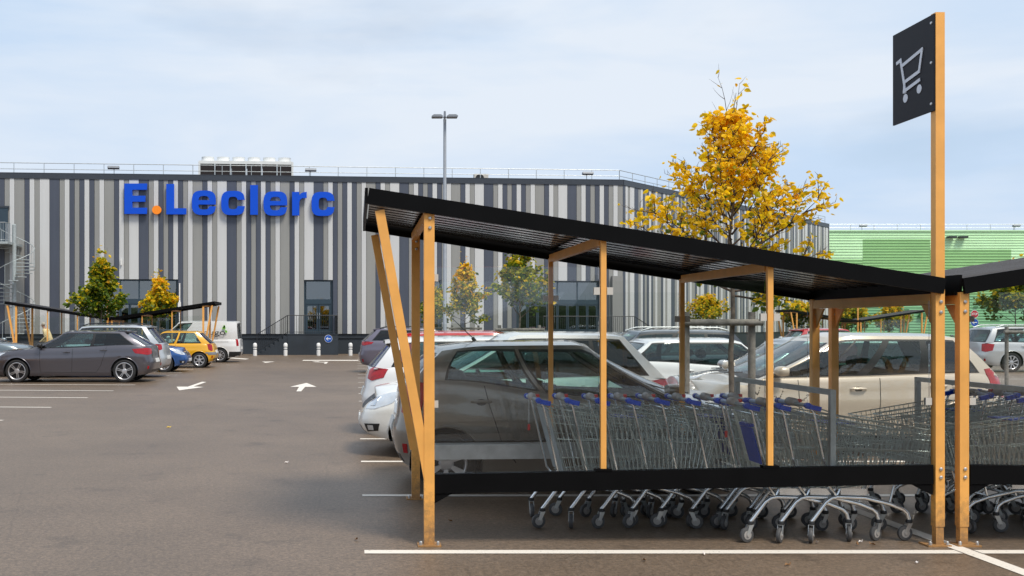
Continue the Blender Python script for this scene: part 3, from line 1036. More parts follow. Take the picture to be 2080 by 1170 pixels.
    for th in (0, -.006):
        if th: b.build('roof_sheet', M['roof_sheet'], t); b = MB()
        b.add([V(XO-.02, y, roof_z(XO-.02)+.03+z+th) for y, z in prof] + [V(XI, y, roof_z(XI)+.03+z+th) for y, z in prof], [(k, k+1, k+1+m, k+m) for k in range(m-1)])
    b.build('roof_lining', M['roof_lining'], t)
    # purlin-like fascias
    for y in (RF, RB):
        b = MB(); b.bar(V(XO, y, roof_z(XO)+.0), V(XI-.03, y, roof_z(XI-.03)+.0), .03, .115, (0, 0, 1)); b.build('fascia', M['shelter_black'], t)
    b = MB(); b.bar(V(XO+.012, RF-.014, roof_z(XO)), V(XO+.012, RB+.014, roof_z(XO)), .022, .115, (0, 0, 1)); b.build('end_fascia', M['shelter_black'], t)
    b = MB(); b.bar(V(XI-.02, RF+.05, roof_z(XI)+.0), V(XI-.02, RB-.02, roof_z(XI)+.0), .02, .16, (0, 0, 1)); b.bar(V(XI-.03, RF+.05, roof_z(XI)-.055), V(XI-.03, RB-.02, roof_z(XI)-.055), .07, .03, (0, 0, 1)); b.build('gutter', M['shelter_black'], t)
    # cart hoop with chains
    b = MB()
    hx = .83
    b.box(sx*hx-.02, sx*hx+.02, .045, .085, .42, 1.09); b.box(sx*hx-.02, sx*hx+.02, 1.99, 2.03, .42, 1.09); b.box(sx*hx-.0205, sx*hx+.0205, .045, 2.03, 1.0905, 1.13)
    hoop = b.build('trolley_hoop', M['galv_dull'], t)
    if detail:
        for y0, y1, dx in ((.95, .78, -.14), (1.45, 1.3, -.10), (.45, .55, -.12)):
            pts = [V(hx-.0, y0, 1.088), V(hx-dx*.35, y0*.7+y1*.3, 1.06), V(hx-dx, y1, 1.035)]
            pts = [Vector(p) for p in pts]
            q = MB()
            L = 9
            for k in range(L):
                f = k/(L-1)
                p = pts[0].lerp(pts[1], f).lerp(pts[1].lerp(pts[2], f), f) - Vector((0, 0, .045*math.sin(math.pi*f)))
                d = (pts[2]-pts[0]).normalized()
                side_ = Vector((0, 0, 1)) if k % 2 else Vector((0, 1, 0))
                ring = [p + d*(.011*math.cos(a)) + side_*(.006*math.sin(a)) for a in [i*math.pi/3 for i in range(6)]]
                q.tube(ring, .0022, 4, closed=True)
            q.build('chain', M['rail_dark'], hoop)
    if sign:
        x = sx*.088-.033-.008
        b = MB(); b.box(x-.006, x+.006, -.03, .555, 3.165, 3.868); sp_ = b.build('sign_panel', M['sign_face'], t)
        # trolley symbol: drawn in (y, z) on the face that looks to -X
        def yz(u, v): return (u, v)
        def stroke(pts, w):
            m_ = MB()
            for p, q in zip(pts[:-1], pts[1:]):
                a, c = Vector((x-.0075, *p)), Vector((x-.0075, *q))
                m_.bar(a, c, .003, w, (0, -(c-a).z, (c-a).y) if abs((c-a).y)+abs((c-a).z) > 0 else (0, 0, 1))
            return m_
        w = .026
        # handle at the far (left in view) side: y grows to the back
        sy = lambda u: .49 - u*.43            # u 0 (far) .. 1 (near the pole)
        sz = lambda v: 3.315 + v*.385
        for k, path in enumerate([[(.0,.83),(.13,.86)], [(.13,.87),(.30,.18)], [(.17,.73),(.86,.87)], [(.86,.88),(.76,.47)], [(.25,.38),(.77,.47)], [(.28,.40),(.26,.19)], [(.25,.20),(.78,.30)]]):
            m_ = MB()
            p, q = [(sy(u), sz(v)) for u, v in path]
            a, c = Vector((x-.0075-.0006*k, *p)), Vector((x-.0075-.0006*k, *q))
            dd = (c-a).normalized()
            a -= dd*.008; c += dd*.008
            up = Vector((1, 0, 0)).cross(dd)
            m_.bar(a, c, .004, w, up)
            m_.build('trolley_symbol', M['sign_symbol'], sp_)
        for u, v in ((.30, .06), (.76, .13)):
            m_ = MB(); m_.lathe([(.033, 0), (.033, -.003)], (x-.0065, sy(u), sz(v)), 'x', 18); m_.build('trolley_symbol', M['sign_symbol'], sp_)
        for z in (3.22, 3.52, 3.81):
            m_ = MB(); m_.lathe([(.012, 0), (.009, -.006)], (x-.0062, .0, z), 'x', 8); m_.build('bolt', M['bolt'], sp_)
    return t
NV = (4.333, 7.74)
sh1 = build_shelter('ochre post trolley shelter with black sloping roof and tall trolley sign post', -1, (*NV, 0), sign=True)
sh2 = build_shelter('mirrored ochre post trolley shelter with roof rising away from the tall sign post', 1, (NV[0]+.0, NV[1], 0))
FV = (-10.0, 43.1)
sh3 = build_shelter('distant trolley shelter whose tall sign post rises beside the autumn tree, behind grey cars', -1, (*FV, 0), sign=True, detail=False)
sh4 = build_shelter('distant trolley shelter with roof rising toward the white van, behind the yellow car', 1, (*FV, 0), detail=False)
sh5 = copy_tree(sh3); sh5.location = (30.6, 64.5, 0); sh5['label'] = 'far trolley shelter beside the receding striped wall, roof sloping down to its sign post'
sh6 = copy_tree(sh4); sh6.location = (30.6, 64.5, 0); sh6['label'] = 'far trolley shelter between striped wall and green store, roof rising from valley'

# ================================================================ shopping trolleys
# local frame: x forward (from handle to nose), z up, origin on the floor under the rear castors
def trolley_meshes():
    me = {}
    WR, WN = .27, .20                # half width at the rear and nose of the basket
    def hw(x): return WR + (WN-WR)*(x-.06)/.9
    def top(x): return .955 - (x-.06)*.155
    def bot(x): return .40 + max(0, x-.2)*.115
    def back_x(z): return .06 + (.955-z)*.27
    def nose_x(z): return .97 - (.82-z)*.32
    b = MB()
    r, r2 = .0030, .0048
    def wire(pts, rr=r): b.tube(pts, rr, 4, cap=False)
    for s in (-1, 1):
        # horizontals
        for f in (0, .10, .22, .45, .72, 1.0):
            P = []
            for k in range(5):
                u = k/4
                zr, zn = .955 + (.40-.955)*f, top(.95) + (bot(.85)-top(.95))*f
                z = zr + (zn-zr)*u
                x0, x1 = back_x(zr), nose_x(zn)
                x = x0 + (x1-x0)*u
                P.append((x, s*hw(x), z))
            wire(P, r2 if f in (0, .45, 1.0) else r)
        # slanted uprights
        for k in range(20):
            u = (k+.5)/20
            xt = .06 + (.96-.06)*u
            xb = .205 + (.86-.205)*u
            wire([(xt, s*hw(xt), top(xt)), (xb, s*hw(xb), bot(xb))])
        # stout side hairpins
        for x0 in (.10,):
            wire([(x0-.02, s*(hw(x0)+.012), .985), (x0+.07, s*(hw(x0)+.012), .955), (x0+.30, s*(hw(.38)+.008), bot(.4)-.02)], .005)
    # nose and floor
    for k in range(9):
        y = -1 + 2*k/8
        wire([(.96, y*hw(.96), top(.96)), (.86, y*hw(.86), bot(.86))])
        wire([(.205, y*hw(.2), bot(.2)), (.86, y*hw(.86), bot(.86))])
    for k in range(9):
        x = .22 + .64*k/8
        wire([(x, -hw(x), bot(x)), (x, hw(x), bot(x))])
    for f in (0, .3, .6, 1):
        x = .97 - .11*f; z = top(.96) + (bot(.86)-top(.96))*f
        wire([(x, -hw(x), z), (x, hw(x), z)], r2 if f in (0, 1) else r)
    me['basket'] = b.mesh('basket')
    # hinged rear gate
    b = MB()
    for k in range(11):
        y = -.25 + .5*k/10
        b.tube([(.07, y, .94), (.205, y, .43)], .0026, 4, cap=False)
    for f in (0, .33, .66, 1):
        b.tube([(.07+.135*f, -.25, .94-.51*f), (.07+.135*f, .25, .94-.51*f)], .0042 if f in (0, 1) else .0026, 4, cap=False)
    me['rear_gate'] = b.mesh('rear_gate')
    b = MB(); b.bar((.060, 0, .93), (.195, 0, .425), .47, .006, (1, 0, .25)); me['gate_plate'] = b.mesh('gate_plate')
    b = MB(); b.bar((.080, 0, .83), (.153, 0, .56), .24, .010, (1, 0, .25)); b.bar((.08, 0, .86), (.083, 0, .838), .22, .03, (1, 0, .25)); me['child_seat'] = b.mesh('child_seat')
    b = MB(); b.box(.16, .40, -.15, .15, .862, .872); me['seat_flap'] = b.mesh('seat_flap')
    # chassis: one bent tube per side, plus cross tubes
    b = MB()
    for s in (-1, 1):
        b.tube([(.015, s*.255, .15), (.05, s*.255, .195), (.125, s*.25, .295), (.165, s*.247, .325), (.21, s*.244, .335), (.42, s*.225, .325), (.62, s*.205, .275), (.72, s*.195, .235), (.755, s*.192, .205), (.77, s*.19, .15)], .0165, 8)
        b.tube([(.21, s*.243, .335), (.145, s*.262, .42), (.02, s*.278, .97), (-.02, s*.278, 1.005)], .0095, 6)
        b.tube([(.21, s*.243, .345), (.24, s*.235, .405)], .009, 6)
        b.tube([(.62, s*.205, .285), (.66, s*.205, .445)], .009, 6)
    b.tube([(.30, -.235, .332), (.30, .235, .332)], .011, 6)
    b.tube([(.60, -.205, .282), (.60, .205, .282)], .011, 6)
    b.bar((.24, .236, .372), (.44, .222, .366), .006, .05, (0, 0, 1)); b.bar((.24, -.236, .372), (.44, -.222, .366), .006, .05, (0, 0, 1))
    me['chassis'] = b.mesh('chassis', 50)
    # handle
    b = MB(); b.tube([(-.02, -.26, 1.012), (-.02, .26, 1.012)], .0145, 10); me['handle'] = b.mesh('handle', 40)
    b = MB(); b.tube([(-.02, .11, 1.012), (-.02, .235, 1.012)], .0165, 10); me['handle_grip'] = b.mesh('handle_grip', 40)
    b = MB(); b.lathe([(.012, -.302), (.021, -.298), (.023, -.28), (.021, -.25), (.012, -.246)], (-.02, 0, 1.012), 'y', 12); b.bar((-.03, -.275, 1.008), (.075, -.275, .985), .03, .036, (0, 0, 1)); me['cap_n'] = b.mesh('handle_cap', 40)
    b = MB(); b.lathe([(.012, .302), (.021, .298), (.023, .28), (.021, .25), (.012, .246)], (-.02, 0, 1.012), 'y', 12); b.bar((-.03, .275, 1.008), (.075, .275, .985), .03, .036, (0, 0, 1)); me['cap_f'] = b.mesh('handle_cap', 40)
    b = MB(); b.lathe([(.018, -.085), (.03, -.075), (.032, -.02), (.032, .05), (.024, .075), (.015, .08)], (-.018, .02, 1.022), 'y', 10); me['coin_lock'] = b.mesh('coin_lock', 50)
    b = MB(); b.box(-.004, .026, -.062, -.030, 1.022, 1.046); me['coin_key'] = b.mesh('coin_key')
    # castor: fork + wheel, swivel head at z=.15
    b = MB(); b.lathe([(.021, .0), (.024, -.006), (.024, -.022), (.017, -.03)], (0, 0, .158), 'z', 12); me['castor_head'] = b.mesh('castor_head', 40)
    b = MB()
    for s in (-1, 1):
        b.prism([(-.018, .128), (.02, .128), (.045, .062), (.036, .046), (.022, .05)], s*.0175-.0015, s*.0175+.0015, 'xz')
    b.box(-.018, .02, -.019, .019, .1281, .132)
    me['castor_fork'] = b.mesh('castor_fork')
    b = MB(); b.lathe([(.045, -.0145), (.054, -.012), (.0565, -.006), (.0565, .006), (.054, .012), (.045, .0145)], (.033, 0, .0565), 'y', 20); me['castor_wheel'] = b.mesh('castor_wheel', 40)
    b = MB(); b.lathe([(.032, -.0155), (.035, -.012), (.035, .012), (.032, .0155)], (.033, 0, .0565), 'y', 14); b.lathe([(.012, -.0225), (.012, .0225)], (.033, 0, .0565), 'y', 8); me['castor_hub'] = b.mesh('castor_hub', 40)
    return me
TM = trolley_meshes()
TMAT = {'basket': 'trolley_wire', 'rear_gate': 'trolley_wire', 'gate_plate': 'trolley_plate', 'child_seat': 'trolley_blue', 'seat_flap': 'trolley_blue', 'chassis': 'trolley_tube', 'handle': 'trolley_plate',
        'handle_grip': 'trolley_paleblue', 'cap_n': 'trolley_blue', 'cap_f': 'trolley_blue', 'coin_lock': 'trolley_grey', 'coin_key': 'red', 'castor_head': 'black_plastic',
        'castor_fork': 'galv', 'castor_wheel': 'wheel_rubber', 'castor_hub': 'trolley_grey'}
for k, m_ in TMAT.items():
    TM[k].materials.append(M[m_])
trnd = random.Random(5)
def trolley(loc, rz, label, group=None, plate=False, seat=False, chain=False, flap=False):
    t = thing('shopping_trolley', label, 'trolley', loc, rz, group)
    o = link('basket', TM['basket'], None, t); o['kind'] = 'stuff'
    g = link('rear_gate', TM['rear_gate'], None, t); g['kind'] = 'stuff'
    if plate: link('gate_plate', TM['gate_plate'], None, g)
    if seat: link('child_seat', TM['child_seat'], None, g)
    if flap: link('seat_flap', TM['seat_flap'], None, t)
    link('chassis', TM['chassis'], None, t)
    h = link('handle', TM['handle'], None, t)
    link('handle_grip', TM['handle_grip'], None, h)
    link('handle_cap', TM['cap_n'], None, h); link('handle_cap', TM['cap_f'], None, h)
    lk = link('coin_lock', TM['coin_lock'], None, h)
    link('coin_key', TM['coin_key'], None, h)
    if chain:
        q = MB()
        for k in range(14):
            z = .985 - k*.014
            dx = (0, .005) if k % 2 else (.005, 0)
            q.tube([(-.025+dx[0]*math.cos(a), .14+dx[1]*math.cos(a), z+.010*math.sin(a)) for a in [i*math.pi/3 for i in range(6)]], .0016, 4, closed=True)
        q.build('chain', M['galv'], h)
        q = MB(); q.box(-.034, -.016, .133, .147, .735, .785); q.build('coin_key', M['red'], h)
    for x, y in ((.015, -.255), (.015, .255), (.77, -.19), (.77, .19)):
        c = link('castor', TM['castor_head'], None, t, (x, y, 0))
        a = trnd.uniform(-.5, .5) + (math.pi if trnd.random() < .12 else 0) + (math.pi if x > .5 else math.pi) + (1.3 if trnd.random() < .18 else 0)
        c.rotation_euler = (0, 0, a)
        link('castor_fork', TM['castor_fork'], None, c); link('castor_wheel', TM['castor_wheel'], None, c); link('castor_hub', TM['castor_hub'], None, c)
    return t
ORD = ['first', 'second', 'third', 'fourth', 'fifth', 'sixth', 'seventh', 'eighth']
yA = 8.66
for k in range(8):
    lab = 'wire trolley with grey rear plate and dangling red key, end of the long nested row' if k == 0 else ORD[k]+' wire trolley of the long nested row, counted from the grey-plated end'
    trolley((1.46+.236*k, yA + .02*math.sin(k*2.1), 0), trnd.uniform(-.02, .02), lab, 'trolleys nested in the long row', plate=(k == 0), seat=(k == 6), chain=(k == 0), flap=(k in (2, 5)))
yB = 8.10
for k in range(3):
    lab = 'wire trolley with blue child seat, end of the short front row' if k == 0 else ORD[k]+' wire trolley of the short front row, counted from the blue child seat end'
    trolley((2.90+.226*k, yB, 0), trnd.uniform(-.015, .015), lab, 'trolleys in the short front row', seat=(k == 0), chain=(k == 0), flap=(k == 2))
# right shelter: noses to the left, handles to the right
for k in range(7):
    trolley((5.36+.232*k, 9.28, 0), math.pi + trnd.uniform(-.03, .03), ORD[k]+' wire trolley from the sign post in the rear row of the mirrored shelter', 'trolleys in the rear row of the mirrored shelter', seat=(k == 6), flap=(k == 1))
for k in range(4):
    trolley((5.50+.232*k, 8.42, 0), math.pi + trnd.uniform(-.03, .03), ORD[k]+' wire trolley from the sign post in the front row of the mirrored shelter', 'trolleys in the front row of the mirrored shelter', seat=(k == 3), flap=(k == 0))

# ================================================================ cars
# local frame: x forward, y to the left, z up, origin on the ground under the middle of the car
def crv(pts):
    xs = [p[0] for p in pts]; ys = [p[1] for p in pts]
    n = len(xs)
    m = []
    for i in range(n):
        if i == 0: m.append((ys[1]-ys[0])/(xs[1]-xs[0]))
        elif i == n-1: m.append((ys[-1]-ys[-2])/(xs[-1]-xs[-2]))
        else:
            a = (ys[i]-ys[i-1])/(xs[i]-xs[i-1]); c = (ys[i+1]-ys[i])/(xs[i+1]-xs[i])
            m.append(0 if a*c <= 0 else 2*a*c/(a+c))
    def f(x):
        if x <= xs[0]: return ys[0]
        if x >= xs[-1]: return ys[-1]
        i = 0
        while x > xs[i+1]: i += 1
        h = xs[i+1]-xs[i]; t = (x-xs[i])/h
        return (ys[i]*(2*t**3-3*t*t+1) + h*m[i]*(t**3-2*t*t+t) + ys[i+1]*(-2*t**3+3*t*t) + h*m[i+1]*(t**3-t*t))
    return f
def sm(t):
    t = max(0, min(1, t)); return t*t*(3-2*t)

class Car:
    pass
WHEELS = {}
def wheel_meshes(Rr, kind):
    key = (round(Rr, 3), kind)
    if key in WHEELS: return WHEELS[key]
    w = .095
    b = MB()
    rr = Rr*(.755 if kind == 'star5' else .69)
    b.lathe([(rr, -w*.86), (rr+.03, -w*.98), (Rr-.035, -w), (Rr-.008, -w*.86), (Rr, -w*.5), (Rr, w*.5), (Rr-.008, w*.86), (Rr-.035, w), (rr+.03, w*.98), (rr, w*.86)], (0, 0, 0), 'y', 36, cap=False)
    ty = b.mesh('tyre', 35); ty.materials.append(M['tyre'])
    b = MB()
    b.lathe([(rr+.004, -w*.84), (rr-.012, -w*.88), (rr-.022, -w*.80), (rr-.03, -w*.2), (rr-.03, w*.8)], (0, 0, 0), 'y', 36, cap=False)
    b.lathe([(.075, -w*.62), (.06, -w*.78), (.03, -w*.82), (.001, -w*.82)], (0, 0, 0), 'y', 14, cap=False)
    n = {'star5': 5, 'multi': 9, 'cover': 7, 'hub': 6}[kind]
    for k in range(n):
        a = 2*math.pi*k/n
        def pt(r, t, h): return (r*math.sin(a+t), h, r*math.cos(a+t))
        if kind == 'star5':
            for s in (-1, 1):
                b.add([pt(.055, s*.42, -w*.74), pt(.06, s*.10, -w*.74), pt(rr-.015, s*.07, -w*.80), pt(rr-.015, s*.16, -w*.80),
                       pt(.055, s*.42, -w*.5), pt(.06, s*.10, -w*.5), pt(rr-.015, s*.07, -w*.55), pt(rr-.015, s*.16, -w*.55)],
                      [(0,1,2,3), (0,4,5,1), (1,5,6,2), (2,6,7,3), (3,7,4,0)])
        else:
            t0, t1 = {'multi': (.22, .12), 'cover': (.35, .26), 'hub': (.34, .20)}[kind]
            b.add([pt(.05, -t0, -w*.76), pt(.05, t0, -w*.76), pt(rr-.012, t1, -w*.82), pt(rr-.012, -t1, -w*.82),
                   pt(.05, -t0, -w*.55), pt(.05, t0, -w*.55), pt(rr-.012, t1, -w*.6), pt(rr-.012, -t1, -w*.6)],
                  [(0,1,2,3), (0,4,5,1), (1,5,6,2), (2,6,7,3), (3,7,4,0)])
    rim = b.mesh('rim', 35); rim.materials.append(M['rim_silver'])
    b = MB(); b.lathe([(rr-.03, -w*.30), (.10, -w*.34), (.001, -w*.34)], (0, 0, 0), 'y', 24, cap=False)
    br = b.mesh('brake_disc', 35); br.materials.append(M['rim_dark'])
    WHEELS[key] = (ty, rim, br)
    return WHEELS[key]

def build_car(name, label, cat, p, mat, loc, rz, group=None):
    t = thing(name, label, cat, loc, rz, group)
    L, W, H = p['L'], p['W'], p['H']
    Rr = p.get('R', .31)
    gc = p.get('gc', .19)
    hl = L/2
    xf, xr = p['xf'], p['xr']                      # wheel centres
    zs = crv(p['belt'])                            # shoulder height along x
    zc = crv(p['top'])                             # centre-line height of bonnet / tail deck along x
    nF, nR = p.get('nF', 5.5), p.get('nR', 7.0)
    inF = crv(p.get('nose', [(0, .10), (.15, .03), (.35, 0), (.55, .02), (.8, .08), (1, .20)]))
    inR = crv(p.get('tail', [(0, .10), (.2, .02), (.4, 0), (.6, .04), (.8, .06), (1, .10)]))
    wv = crv(p.get('side', [(0, .925), (.10, .952), (.20, .962), (.36, .975), (.55, .990), (.645, 1.0), (.70, .984), (.85, .974), (.94, .962), (1, .940)]))
    def bb(a):
        n = nF if a > 0 else nR
        return max(0.0, 1-abs(a)**n)**(1/n)
    Aside = .83
    half = []
    nb = 9
    bR, bF = bb(-Aside), bb(Aside)
    for k in range(nb):
        b_ = bR*math.sin(k/nb*math.pi/2)
        half.append((-(1-b_**nR)**(1/nR), b_))
    ns = 58
    for k in range(ns+1):
        a = -Aside + 2*Aside*k/ns
        half.append((a, bb(a)))
    for k in range(nb-1, -1, -1):
        b_ = bF*math.sin(k/nb*math.pi/2)
        half.append(((1-b_**nF)**(1/nF), b_))
    N = len(half)
    vrows = [0, .05, .11, .18, .25, .32, .39, .46, .53, .60, .67, .74, .80, .86, .91, .96, 1.0]
    NV_ = len(vrows)
    def bodypt(a, b_, v, s):
        x = a*hl
        zb = gc + .07*max(0, abs(a)-.78)/.22
        z1 = zs(x)
        x2 = x - inF(v)*sm((a-.35)/.65)**1.3 if a > 0 else x + inR(v)*sm((-a-.45)/.55)**1.3
        z = zb + (z1-zb)*v
        return (x2, s*b_*W/2*wv(v), z)
    V_, F_ = [], []
    idx = {}
    def vid(k, j, s):
        if half[k][1] == 0: s = 1
        key = (k, j, s)
        if key not in idx:
            idx[key] = len(V_)
            V_.append(list(bodypt(half[k][0], half[k][1], vrows[j], s)))
        return idx[key]
    ra = Rr + p.get('arch', .055)
    def inside(q):
        for xw in (xf, xr):
            if (q[0]-xw)**2 + (q[2]-Rr)**2 < ra*ra: return xw
        return None
    side_faces = []
    for s in (1, -1):
        for k in range(N-1):
            for j in range(NV_-1):
                f = [vid(k, j, s), vid(k+1, j, s), vid(k+1, j+1, s), vid(k, j+1, s)]
                if s < 0: f = f[::-1]
                side_faces.append((f, half[k][1] > .8))
    kept, snapv = [], set()
    for f, sd_ in side_faces:
        if len(set(f)) < 3: continue
        ins = [inside(V_[i]) for i in f] if sd_ else [None]*4
        if sd_ and all(i is not None for i in ins): continue
        kept.append(list(dict.fromkeys(f)))
        if sd_:
            for i, q in zip(f, ins):
                if q is not None: snapv.add((i, q))
    for i, xw in snapv:
        v = V_[i]
        dx, dz = v[0]-xw, v[2]-Rr
        d = math.hypot(dx, dz) or 1e-4
        if d < ra:
            v[0], v[2] = xw + dx/d*ra, Rr + dz/d*ra
    # top (bonnet, scuttle, tail) rows between mirrored shoulder points; open under the glasshouse
    K = 6
    xb0, xb1 = p['gb']        # glasshouse base rear / front
    rows = []
    for k in range(N):
        a, b_ = half[k]
        if b_ == 0:
            rows.append([vid(k, NV_-1, 1)]*(2*K+1)); continue
        lft, rgt = vid(k, NV_-1, 1), vid(k, NV_-1, -1)
        P0, P1 = V_[lft], V_[rgt]
        row = [lft]
        for q in range(1, 2*K):
            f = q/(2*K)
            yy = P0[1] + (P1[1]-P0[1])*f
            g = 1-abs(1-2*f)
            zz = P0[2] + (zc(P0[0])-zs(a*hl))*math.sin(min(1, g*1.25)*math.pi/2) if True else 0
            row.append(len(V_)); V_.append([P0[0], yy, zz])
        row.append(rgt)
        rows.append(row)
    for k in range(N-1):
        xm = (V_[rows[k][0]][0] + V_[rows[k+1][0]][0])/2
        for q in range(2*K):
            if xb0+.06 < xm < xb1-.10 and 0 < q < 2*K-1: continue
            f = [rows[k][q], rows[k][q+1], rows[k+1][q+1], rows[k+1][q]]
            f = list(dict.fromkeys(f))
            if len(f) > 2: kept.append(f)
    # floor pan
    for k in range(N-1):
        f = list(dict.fromkeys([vid(k, 0, 1), vid(k+1, 0, 1), vid(k+1, 0, -1), vid(k, 0, -1)]))
        if len(f) > 2: kept.append(f)
    b = MB(); b.add(V_, kept)
    bodymesh = b.mesh('body', 32)
    body = link('body', bodymesh, mat, t)
    # ---- glasshouse
    xt0, xt1 = p['gt']
    zr = crv(p['roof'])
    hwr = p.get('roofw', .40)*W
    cb, ct = p.get('cb', .17), p.get('ct', .09)
    def yb_at(x): return bb(x/hl)*W/2*wv(1.0) - .012
    vr = [0, .045, .085, .25, .42, .58, .74, .875, .925, 1.0]
    wins = p['wins']                                  # side windows (u0, u1), rear to front
    us = sorted(set([0.0, 1.0] + [u for w in wins for u in (w[0], w[1], w[0]-.012, w[1]+.012)]))
    us = [u for u in us if 0 <= u <= 1]
    full = []
    for u0, u1 in zip(us[:-1], us[1:]):
        m_ = max(1, int(round((u1-u0)/.05)))
        full += [u0 + (u1-u0)*k/m_ for k in range(m_)]
    full.append(1.0)
    ws = [0, .2, .4, .6, .78, .86, .92]
    cols = [('r', w) for w in ws] + [('s', u) for u in full] + [('f', w) for w in ws[::-1]]
    bulge = p.get('bulge', .03)
    kick = p.get('kick', 0.0)
    def ghpt(c, v, s):
        kind, q = c
        x0 = xb0 + (xt0-xb0)*(v if not kick else v + kick*math.sin(math.pi*v))
        x1 = xb1 + (xt1-xb1)*(v + .05*math.sin(math.pi*v))
        cr_ = cb + (ct-cb)*v
        if kind == 's':
            x = x0+cr_*.55 + (x1-cr_ - x0-cr_*.55)*q; yy = 1.0
        elif kind == 'r':
            x = x0 + cr_*.55*(q/.96)**2.2; yy = q
        else:
            x = x1 - cr_*(q/.96)**2.2; yy = q
        xe0, xe1 = x0+cr_*.55, x1-cr_
        xx = min(max(x, xe0), xe1)
        xbase = xb0+cb*.55 + (xb1-cb-xb0-cb*.55)*((xx-xe0)/(xe1-xe0))
        yb = yb_at(xbase)
        uu = (xx-xe0)/(xe1-xe0)
        yr = hwr*(1-.07*abs(2*uu-1)**3)
        hw_ = yb + (yr-yb)*v + bulge*math.sin(math.pi*v)
        y = hw_*yy
        zb_ = zs(xbase)-.006
        if kind != 's':
            cx_ = xb1 if kind == 'f' else xb0
            zb_ = zb_ + (zc(cx_)-.006-zb_)*(1-(q/.96)**2)
        zt_ = zr(min(max(x, xt0), xt1)) - (.02 if kind == 's' else .02*(q/.96)**2)
        return (x, s*y, zb_ + (zt_-zb_)*v)
    groups = {'paint': ([], []), 'trim': ([], [])}
    for s in (1, -1):
        for ci in range(len(cols)-1):
            c0, c1 = cols[ci], cols[ci+1]
            for j in range(len(vr)-1):
                v0, v1 = vr[j], vr[j+1]
                vm = (v0+v1)/2
                kd = 'paint'
                if c0[0] == 's' and c1[0] == 's':
                    um = (c0[1]+c1[1])/2
                    for wi, w in enumerate(wins):
                        if w[0] < um < w[1]:
                            if .085 < vm < .875: kd = ('side_window', wi, s, w[2] if len(w) > 2 else 'car_glass')
                            elif .045 < vm < .925: kd = 'trim'
                        elif w[0]-.012 < um < w[1]+.012 and .045 < vm < .925: kd = 'trim'
                    for wa, wb_ in zip(wins[:-1], wins[1:]):
                        if wa[1] < um < wb_[0] and .045 < vm < .925 and not p.get('paint_b'): kd = 'trim'
                elif c0[0] == 'f' and c1[0] == 'f':
                    q = (c0[1]+c1[1])/2
                    if q < .86:
                        kd = ('windscreen', 0, 0, 'car_glass') if .085 < vm < .925 else ('trim' if vm < .925 else 'paint')
                    elif q < .92 and vm < .925: kd = 'trim'
                elif c0[0] == 'r' and c1[0] == 'r':
                    q = (c0[1]+c1[1])/2
                    if q < .86: kd = ('rear_window', 0, 0, p.get('rearglass', 'car_glass')) if .085 < vm < .875 else ('trim' if .045 < vm < .925 else 'paint')
                    elif q < .92 and .045 < vm < .875 : kd = 'trim'
                if kd == 'trim' and p.get('split_trim') and c0[0] == 'r': kd = 'trim_r'
                pts = [ghpt(c0, v0, s), ghpt(c1, v0, s), ghpt(c1, v1, s), ghpt(c0, v1, s)]
                groups.setdefault(kd, ([], []))
                vv, ff = groups[kd]
                o_ = len(vv); vv += pts
                ff.append((o_, o_+1, o_+2, o_+3) if s > 0 else (o_+3, o_+2, o_+1, o_))
    # roof skin
    vv, ff = groups['paint']
    Kr = 5
    rr_ = []
    for c in cols:
        a = ghpt(c, 1.0, 1)
        row = []
        for q in range(2*Kr+1):
            f = q/(2*Kr)
            y = a[1]*(1-2*f)
            row.append((a[0], y, a[2] + p.get('crown', .045)*(1-(1-2*f)**2)*min(1, a[1]/(hwr*.6))))
        rr_.append(row)
    for k in range(len(cols)-1):
        for q in range(2*Kr):
            o_ = len(vv); vv += [rr_[k][q], rr_[k][q+1], rr_[k+1][q+1], rr_[k+1][q]]
            ff.append((o_, o_+1, o_+2, o_+3))
    def weld(vv, ff, nm, ang):
        me = bpy.data.meshes.new(nm); me.from_pydata(vv, [], ff)
        bm = bmesh.new(); bm.from_mesh(me)
        bmesh.ops.remove_doubles(bm, verts=bm.verts, dist=.0008)
        bmesh.ops.dissolve_degenerate(bm, dist=.0005, edges=bm.edges)
        bmesh.ops.recalc_face_normals(bm, faces=bm.faces)
        bm.to_mesh(me); bm.free()
        me.polygons.foreach_set('use_smooth', [True]*len(me.polygons)); me.set_sharp_from_angle(angle=R(ang))
        return me
    allv, allf = list(b.v), list(b.f)
    for kd, (vv, ff) in groups.items():
        if not ff: continue
        o_ = len(allv)
        allv += [tuple(q) for q in vv]; allf += [tuple(i+o_ for i in f) for f in ff]
        if kd == 'paint': link('roof', weld(vv, ff, 'roof', 40), p.get('roofmat', mat), t)
        elif kd in ('trim', 'trim_r'): link('window_trim', weld(vv, ff, 'window_trim', 40), M['car_trim'], t)
        else: link(kd[0], weld(vv, ff, kd[0], 50), M[kd[3]], t)
    bvh = BVHTree.FromPolygons([Vector(q) for q in allv], allf)
    # ---- surface patches
    def cast(o_, d):
        h = bvh.ray_cast(Vector(o_), Vector(d))
        return h[0]
    def rs(poly, n):
        d = [0]
        for a_, c_ in zip(poly[:-1], poly[1:]): d.append(d[-1] + math.hypot(c_[0]-a_[0], c_[1]-a_[1]))
        res = []
        for k in range(n+1):
            q = d[-1]*k/n; i = 0
            while i < len(d)-2 and q > d[i+1]: i += 1
            f = (q-d[i])/max(1e-9, d[i+1]-d[i])
            res.append((poly[i][0]+(poly[i+1][0]-poly[i][0])*f, poly[i][1]+(poly[i+1][1]-poly[i][1])*f))
        return res
